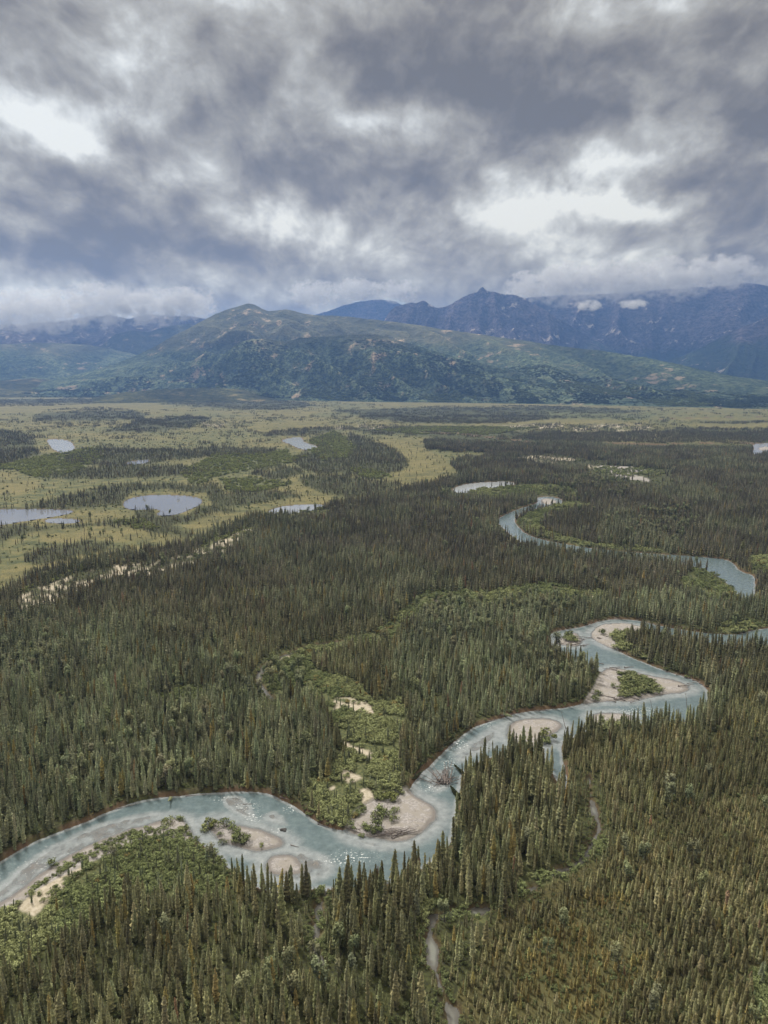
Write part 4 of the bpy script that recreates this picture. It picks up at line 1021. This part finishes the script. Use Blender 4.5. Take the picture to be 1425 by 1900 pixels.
# brush and tree clumps on the near hillsides
def hill_points(H, n, s_lo, s_hi, dens_fn):
    az_, t, rr_, z = H
    i = rng.uniform(0, len(az_) - 1.01, n); s = rng.uniform(s_lo, s_hi, n)
    ti = np.interp(s, t, np.arange(len(t))); a = i.astype(int); b_ = ti.astype(int); fa, fb_ = i - a, ti - b_
    def bl(A): return (A[b_, a] * (1 - fa) + A[b_, a + 1] * fa) * (1 - fb_) + (A[b_ + 1, a] * (1 - fa) + A[b_ + 1, a + 1] * fa) * fb_
    rad_ = bl(rr_); zz = bl(z); aa = np.interp(i, np.arange(len(az_)), az_)
    x, y = rad_ * np.sin(aa), rad_ * np.cos(aa)
    k = rng.random(n) < dens_fn(x, y, s); return x[k], y[k], zz[k]
HB = {k: [] for k in SPN}
for (o_h, H), n, lo, hi in ((HILLS[-4], 26000, 0.02, 0.55), (HILLS[-3], 16000, 0.03, 0.95)):
    x, y, z = hill_points(H, n, lo, hi, lambda x, y, s: np.where(fbm(x / 260, y / 420, 4, 301) > 0.47, 0.95, 0.12) * (1 - 0.6 * s))
    HB['x'].append(x); HB['y'].append(y); HB.setdefault('z', []).append(z)
x, y, z = [np.concatenate(HB[k]) for k in ('x', 'y', 'z')]; n = len(x)
nbh = fbm(x / 300, y / 300, 3, 305)
ch = np.where((nbh > 0.52)[:, None], cols(0.075, 0.10, 0.045), cols(0.030, 0.045, 0.028)) * rng.uniform(0.6, 1.5, (n, 1))
me_pts = dict(x=x, y=y, h=rng.uniform(5, 10, n), w=rng.uniform(1.1, 2.2, n), var=rng.integers(0, 5, n), col=ch.astype(np.float32))
_sample = sample
def sample(F, xx, yy, nearest=True): return z if (F is Z and len(xx) == n) else _sample(F, xx, yy, nearest)
gn_forest('hillside_brush', me_pts, np.ones(n, bool), PROTOS['shrub_sources'])
sample = _sample

# ------------------------------------------------------------------ single things
def zat(x, y): return float(sample(Z, np.array([x]), np.array([y]))[0])
def at(u, v):
    x, y = ground_pt(u, v, 0.4); return x, y, zat(x, y)
def log_mesh(rg, L, r, root=False, limbs=3, bend=0.02):
    n = 6; pts = [(L * (i / (n - 1)), rg.uniform(-bend, bend) * L * 0.5, rg.uniform(-bend, bend) * L * .4) for i in range(n)]
    rads = [r * (1 - 0.72 * i / (n - 1)) for i in range(n)]; rads[0] *= 1.25
    V, F = tube(pts, rads, 7)
    return V, F, pts
def make_log(name, label, p, ang, L, r, z=0.25, tilt=0.0, root=True, limbs=3, group=None, seed=1, cat='log', spire=False):
    rg = random.Random(seed); V, F, pts = log_mesh(rg, L, r)
    e = empty(name, (p[0], p[1], z), (0, -tilt, ang))
    def pm(nm, V, F):
        me = bpy.data.meshes.new(nm); me.from_pydata(V, [], F); me.materials.append(m_wood)
        o = bpy.data.objects.new(nm, me); COL.objects.link(o); o.parent = e; return o
    pm('trunk', V, F)
    for k in range(limbs):
        t = rg.uniform(0.35, 0.9); b0 = (L * t, 0, 0); a = rg.uniform(0, 6.28); l_ = L * rg.uniform(0.10, 0.2)
        v, f = tube([b0, (L * t + l_ * .5, l_ * math.cos(a) * .7, abs(l_ * math.sin(a)) * .7)], [r * .3, r * .08], 4); pm('branch', v, f)
    if root:
        V, F = [], []
        for k in range(7):
            a = k * 0.9 + rg.uniform(-.2, .2); l_ = r * rg.uniform(2.5, 4.5)
            v, f = tube([(0.1, 0, 0), (-r * .6, math.cos(a) * l_ * .5, math.sin(a) * l_ * .5), (-r * 1.2, math.cos(a) * l_, math.sin(a) * l_)], [r * .55, r * .3, r * .08], 4)
            o_ = len(V); V += v; F += [tuple(i + o_ for i in q) for q in f]
        pm('root_wad', V, F)
    return tag(e, label, cat, group)
rg = random.Random(77)
# log jam in the channel
cx, cy, _ = at(822, 1450)
for k in range(34):
    x = cx + rg.gauss(0, 2.6); y = cy + rg.gauss(0, 2.6); a = rg.choice([1.4, 1.6, 1.9, 2.4, 0.4, 2.6, 2.9, 1.5]) + rg.uniform(-.35, .35)
    if k % 2: x = cx + 1.5 + rg.gauss(0, .9); y = cy + rg.gauss(0, 1.5); a = 1.5 + rg.uniform(-.22, .22)
    make_log('driftwood_log', ['bleached driftwood log splayed at the left of the mid-channel log jam', 'bleached driftwood log in the upright stack of the mid-channel log jam'][k % 2], (x, y), a, rg.uniform(6, 12), rg.uniform(.20, .38), 0.15 + rg.random() * 1.6, rg.uniform(-.05, .45), rg.random() < .5, 3, ['logs splayed at the left of the jam', 'logs stacked in the jam'][k % 2], k)
x, y, _ = at(800, 1452); make_log('driftwood_log', 'long single log reaching out of the mid-channel log jam towards the left', (x, y), 2.6, 9, .2, .4, .08, True, 2, None, 991)
x, y, _ = at(850, 1452); make_log('driftwood_log', 'thin log lying in the water from the log jam to the right bank', (x, y), 3.3, 8, .16, .3, .02, False, 2, None, 992)
# drift pile on the point bar
cx, cy, cz = at(728, 1549)
for k in range(26):
    x = cx + rg.gauss(0, 3.8); y = cy + rg.gauss(0, 1.3); a = rg.choice([0.2, 0.35, 3.3, 0.5]) + rg.uniform(-.35, .35)
    make_log('driftwood_log', ['grey driftwood log in the left half of the pile on the point bar', 'grey driftwood log in the right half of the pile on the point bar'][x > cx], (x, y), a, rg.uniform(4, 10), rg.uniform(.12, .26), zat(x, y) + .15 + rg.random() * .7, rg.uniform(-.02, .14), rg.random() < .4, 3, ['logs in the left half of the point bar pile', 'logs in the right half of the point bar pile'][x > cx], 100 + k)
cx, cy, cz = at(680, 1540)
for k in range(9):
    x = cx + rg.gauss(0, 3.2); y = cy + rg.gauss(0, 1.6)
    make_log('driftwood_log', 'pale thin log scattered at the land end of the point bar', (x, y), 2.7 + rg.uniform(-.5, .5), rg.uniform(4, 9), rg.uniform(.09, .18), zat(x, y) + .15, .02, False, 2, 'logs scattered at the land end of the point bar', 150 + k)
# drift on the upper bars
for (u, v, n_, lab, g) in ((1066, 1196, 9, 'driftwood log beside the shrubby islet at the upper bend', 'logs at the shrubby islet'), (1145, 1298, 9, 'driftwood log on the near edge of the big loop bar', 'logs on the near edge of the loop bar'),
        (1150, 1240, 5, 'driftwood log on the far edge of the big loop bar', 'logs on the far edge of the loop bar'), (1265, 1273, 3, 'driftwood log on the outer tip of the big loop bar', 'logs on the tip of the loop bar'),
        (1105, 1184, 6, 'driftwood log on the shore of the upper bar', 'logs on the shore of the upper bar')):
    cx, cy, cz = at(u, v)
    for k in range(n_):
        x = cx + rg.gauss(0, 5); y = cy + rg.gauss(0, 3.0)
        make_log('driftwood_log', lab, (x, y), rg.choice([0.2, 2.9, 0.5]) + rg.uniform(-.3, .3), rg.uniform(5, 12), rg.uniform(.16, .34), max(0.1, zat(x, y)) + .2 + rg.random() * .4, rg.uniform(-.02, .1), rg.random() < .5, 2, g, 200 + k + u)
# toppled logs along the cut banks
for i, (u, v, a) in enumerate([(505, 1472, -.2), (520, 1480, -.5), (345, 1476, .1), (930, 1330, .2), (1270, 1257, -.3), (1285, 1262, -.45), (1298, 1268, -.8), (1235, 1246, -.25), (1215, 1163, -.3), (1190, 1155, -.2), (215, 1500, .4), (590, 1528, -.5), (1000, 1318, .1), (1255, 1252, 0), (1205, 1157, .1), (905, 1338, .4), (820, 1030, .1), (1230, 1030, -.05), (1310, 1034, -.1)]):
    x, y, z = at(u, v)
    make_log('fallen_log', 'toppled trunk lying along the eroded cut bank at the river edge', (x, y), a, 7 + i % 4 * 1.5, .2, max(z, 0) + .3, .02, True, 3, 'toppled trunks along the cut banks', 400 + i)
x, y, _ = at(450, 1491); make_log('driftwood_log', 'short dark log lying in the riffle upstream of the gravel island', (x, y), .05, 5, .22, .1, 0, False, 1, None, 993)
x, y, _ = at(540, 1567); make_log('driftwood_log', 'dark snag in the shallow water off the downstream end of the gravel island', (x, y), -.4, 4, .2, .1, .05, True, 2, None, 994)
x, y, _ = at(1050, 1352); make_log('dead_snag', 'bare leaning dead trunk standing beside the mid gravel bar', (x, y), 2.0, 11, .2, .3, 1.05, False, 3, None, 995, 'snag')
x, y, _ = at(1276, 1318); make_log('dead_snag', 'bare leaning dead trunk standing in the water of the loop bend', (x, y), 1.8, 11, .2, .1, 1.25, False, 3, None, 996, 'snag')
x, y, _ = at(1215, 1335); make_log('dead_snag', 'bare leaning dead trunk on the near bank of the loop bend', (x, y), 2.0, 12, .2, .3, 1.15, False, 3, None, 997, 'snag')
# spruces toppling from the banks over the water
SWEEP = [(800,1401,842,1389,12), (820,1387,866,1371,13), (832,1380,852,1354,12), (772,1434,794,1410,10), (766,1448,797,1430,10), (935,1327,955,1342,10), (862,1440,825,1408,12), (854,1484,826,1452,13), (318,1479,321,1500,9)]
for i, (u, v, u2, v2, L) in enumerate(SWEEP):
    x, y, z = at(u, v); x2, y2 = ground_pt(u2, v2); d = Vector((x2 - x, y2 - y, (1.6 if i < 6 else 0.8) + .5 * (i % 3))).normalized()
    if i == 8: d = Vector((.1, -.95, .35)).normalized()
    q = d.to_track_quat('Z', 'Y').to_euler()
    e = plant('leaning_spruce', (x, y, max(z, .2)), q, (L * 1.1, L * 1.1, L * .9), SPR[i % 4], trunk_me, 'crown', 'trunk', GREY * 1.3)
    tag(e, 'undercut spruce toppling from the river bank out over the water', 'spruce tree', 'undercut spruces leaning over the water')
# shrubs and small trees that stand alone on the bars
LONE = [(392, 1534, 5.2, 'tall bushy alder on the upstream head of the gravel island', LIME * .8), (386, 1540, 3.4, 'low alder crouching under the bushy alder at the island head', PALE), (419, 1535, 3.6, 'dark round willow nearest the upper shore of the gravel island', WIL * .75),
 (433, 1542, 2.8, 'small willow in the middle row on the gravel island', WIL), (440, 1550, 3.0, 'second small willow in the row on the gravel island', WIL * .9), (450, 1563, 4.8, 'largest dark willow clump on the gravel island', WIL * .7), (443, 1560, 3.4, 'pale willow beside the largest clump on the gravel island', PALE),
 (414, 1566, 2.2, 'small dark shrub at the near waterline of the gravel island', WIL * .6), (408, 1549, 1.6, 'tiny shrub on bare gravel of the island', WIL), (486, 1570, 1.6, 'tiny green shrub near the trees on the gravel island', LIME),
 (728, 1486, 4.8, 'bright green bushy willow alone on the sandy top of the point bar', LIME * .75), (714, 1508, 4.2, 'round green willow in the middle of the point bar', WIL), (718, 1517, 3.6, 'willow just below the round one on the point bar', WIL * .85), (697, 1518, 3.2, 'grey green shrub at the left of the point bar thicket', PALE * .8),
 (704, 1538, 4.6, 'dark willow behind the drift pile on the point bar', WIL * .7), (692, 1545, 3.8, 'dark willow at the left end of the drift pile', WIL * .75), (684, 1536, 3.0, 'low willow among the scattered pale logs', WIL), (735, 1508, 2.4, 'small shrub at the edge of the point bar gravel', WIL), (730, 1524, 2.8, 'feathery shrub bordering the bare gravel of the point bar', PALE * .8),
 (654, 1535, 3.0, 'shrub at the waterline where the point bar begins', WIL * .9), (672, 1552, 2.0, 'low shrub by the water left of the drift pile', WIL),
 (1113, 1288, 3.6, 'round shrub standing alone on the left of the loop bar', WIL * .8), (1108, 1299, 3.6, 'flat shrub at the near left corner of the loop bar', WIL * .8), (1222, 1286, 3.4, 'single shrub near the tip of the loop bar', WIL * .9), (1140, 1276, 3.0, 'shrub at the left edge of the loop bar thicket', WIL),
 (1058, 1180, 5.0, 'dense shrub crowning the islet at the upper bend', WIL * .75), (1066, 1186, 4.6, 'second dense shrub on the islet at the upper bend', WIL * .8), (1052, 1188, 3.6, 'lower shrub at the left end of the upper islet', WIL * .8), (1118, 1178, 4.0, 'dark shrub on the shore of the upper bar', WIL * .7),
 (1016, 1368, 5.5, 'tall bush on the tiny island in the side channel', LIME * .7), (1016, 1378, 4.2, 'lower bush at the near end of the tiny island', WIL), (338, 1518, 2.6, 'shrub at the outermost tip of the long gravel bar', WIL), (315, 1531, 3.6, 'broad shrub on the sandy head of the long bar', PALE * .8), (343, 1545, 2.8, 'shrub on the sand above the side channel of the long bar', PALE * .8), (100, 1604, 3.0, 'shrub alone on the sandy edge of the long gravel bar', WIL * .8)]
SPX, SPY, SPH, SPC = [], [], [], []
for i, (u, v, h, lab, c_) in enumerate(LONE):
    x, y, z = at(u, v)
    e = plant('willow_shrub', (x, y, max(z, 0.05) - 0.05), (0, 0, i * 1.3), (h * (1.0 if i else .7), h * (1.0 if i else .7), h * .95), SHR[i % 5], stem_me, 'foliage', 'stems', c_)
    tag(e, lab, 'shrub')
# thicket on the loop bar
k = 0
for i in range(400):
    u = rg.uniform(1135, 1222); v = rg.uniform(1248, 1297)
    if rg.random() < .3 or not inside([(1140, 1250), (1160, 1250), (1185, 1258), (1216, 1272), (1222, 1279), (1190, 1290), (1168, 1296), (1150, 1294), (1155, 1275)], np.array([u]), np.array([v]))[0]: continue
    x, y, z = at(u, v); h = rg.uniform(2.4, 4.6); k += 1
    if k > 60: break
    e = plant('willow_shrub', (x, y, max(z, 0.05) - 0.05), (0, 0, i), (h, h, h * .9), SHR[i % 5], stem_me, 'foliage', 'stems', (WIL if rg.random() < .6 else PALE) * rg.uniform(.6, .9))
    tag(e, 'blue-green willow in the thicket on top of the big loop bar', 'shrub', 'willows on the loop bar')
# boulder
def boulder(u, v, r, label, seed):
    rgb = random.Random(seed); x, y, z = at(u, v)
    import bmesh
    bm = bmesh.new(); bmesh.ops.create_icosphere(bm, subdivisions=3, radius=r)
    for q in bm.verts: q.co *= 1 + .3 * (math.sin(q.co.x * 2.3 + seed) * math.cos(q.co.y * 3.1) + rgb.uniform(-.06, .06)); q.co.z *= .6; q.co.x *= 1.4
    me = bpy.data.meshes.new('boulder'); bm.to_mesh(me); bm.free(); me.materials.append(m_stone)
    o = bpy.data.objects.new('boulder', me); COL.objects.link(o); o.location = (x, y, .1); tag(o, label, 'boulder')
boulder(526, 1539, 1.1, 'dark boulder splitting the current off the gravel island', 3)
boulder(1156, 1290, 1.6, 'pale rounded boulder by the driftwood on the loop bar', 5)

# ------------------------------------------------------------------ scraps of cloud and the air
def cloud(name, u, v, dist, sx, sy, sz, dens, seed, nscale=9.0, thr=0.47):
    x, y, z = px_dir(u, v); t = dist / math.hypot(x, y)
    import bmesh
    bm = bmesh.new(); bmesh.ops.create_icosphere(bm, subdivisions=3, radius=1.0)
    me = bpy.data.meshes.new(name); bm.to_mesh(me); bm.free()
    o = bpy.data.objects.new(name, me); COL.objects.link(o)
    o.location = (x * t, y * t, CAM_H + z * t); o.scale = (sx, sy, sz); o['kind'] = 'stuff'
    m = bpy.data.materials.new(name); m.use_nodes = True; T = NT(m.node_tree); T.n.clear()
    tc = T.node('ShaderNodeTexCoord').outputs['Object']
    wp = T.node('ShaderNodeNewGeometry').outputs['Position']
    ns = T.noise(T.vmath('ADD', T.vmath('MULTIPLY', wp, (nscale / 1000, nscale / 1000, nscale / 800)), (seed, seed * .7, 0)), 1.0, 6, 0.62)
    ln = T.node('ShaderNodeVectorMath', operation='LENGTH', ins={0: tc}).outputs['Value']
    d = T.math('ADD', T.math('MULTIPLY', T.math('SUBTRACT', 1.0, ln), 0.55), T.math('MULTIPLY', T.math('SUBTRACT', ns, thr), 2.4))
    d = T.math('MULTIPLY', T.math('MULTIPLY', T.maprange(d, 0.10, 0.45), T.maprange(ln, 1.0, 0.8)), dens)
    pv = T.node('ShaderNodeVolumePrincipled', ins={'Color': (0.88, 0.86, 0.82, 1), 'Density': d, 'Anisotropy': 0.2})
    o_ = T.node('ShaderNodeOutputMaterial'); T.l.new(pv.outputs[0], o_.inputs['Volume'])
    m.cycles.volume_sampling = 'MULTIPLE_IMPORTANCE'
    try: m.cycles.volume_step_rate = 2.0
    except Exception: pass
    me.materials.append(m); return o
CLOUDS = True
if CLOUDS:
    cloud('cloud_scrap', 1093, 567, 11800, 210, 150, 95, 0.010, 3)
    cloud('cloud_scrap', 1175, 565, 11800, 260, 150, 80, 0.010, 7)
    for i_, (u, v, sx, sz) in enumerate([(975, 532, 420, 300), (1050, 527, 700, 440), (1150, 523, 900, 440), (1250, 517, 800, 410), (1340, 504, 700, 340)]):
        cloud('cloud_bank', u, v, 13600, sx, 420, sz, 0.004, 20, 5.0, 0.48)
    for i_, (u, v, sx, sz) in enumerate([(-40, 582, 1000, 440), (80, 578, 1000, 420), (190, 566, 900, 440), (280, 570, 800, 380), (350, 562, 600, 320)]):
        cloud('cloud_bank', u, v, 13600, sx, 420, sz, 0.004, 50, 5.0, 0.48)
    for i_, (u, v, sx, sz) in enumerate([(580, 545, 620, 330), (660, 535, 600, 260), (740, 540, 500, 280)]):
        cloud('cloud_bank', u, v, 15200, sx, 300, sz, 0.004, 80, 5.0, 0.48)

hb = bpy.data.meshes.new('haze')
S_ = 27500; z0, z1 = -8.0, 2080.0
vv = [(-S_, -3000, z0), (S_, -3000, z0), (S_, S_, z0), (-S_, S_, z0), (-S_, -3000, z1), (S_, -3000, z1), (S_, S_, z1), (-S_, S_, z1)]
hb.from_pydata(vv, [], [(0, 3, 2, 1), (4, 5, 6, 7), (0, 1, 5, 4), (1, 2, 6, 5), (2, 3, 7, 6), (3, 0, 4, 7)])
hz = bpy.data.objects.new('haze', hb); COL.objects.link(hz); hz['kind'] = 'stuff'
mhz = bpy.data.materials.new('haze'); mhz.use_nodes = True; T = NT(mhz.node_tree); T.n.clear()
pv = T.node('ShaderNodeVolumePrincipled', ins={'Color': (0.25, 0.47, 1.0, 1), 'Density': 3.7e-5, 'Anisotropy': 0.25})
oo = T.node('ShaderNodeOutputMaterial'); T.l.new(pv.outputs[0], oo.inputs['Volume']); hb.materials.append(mhz)
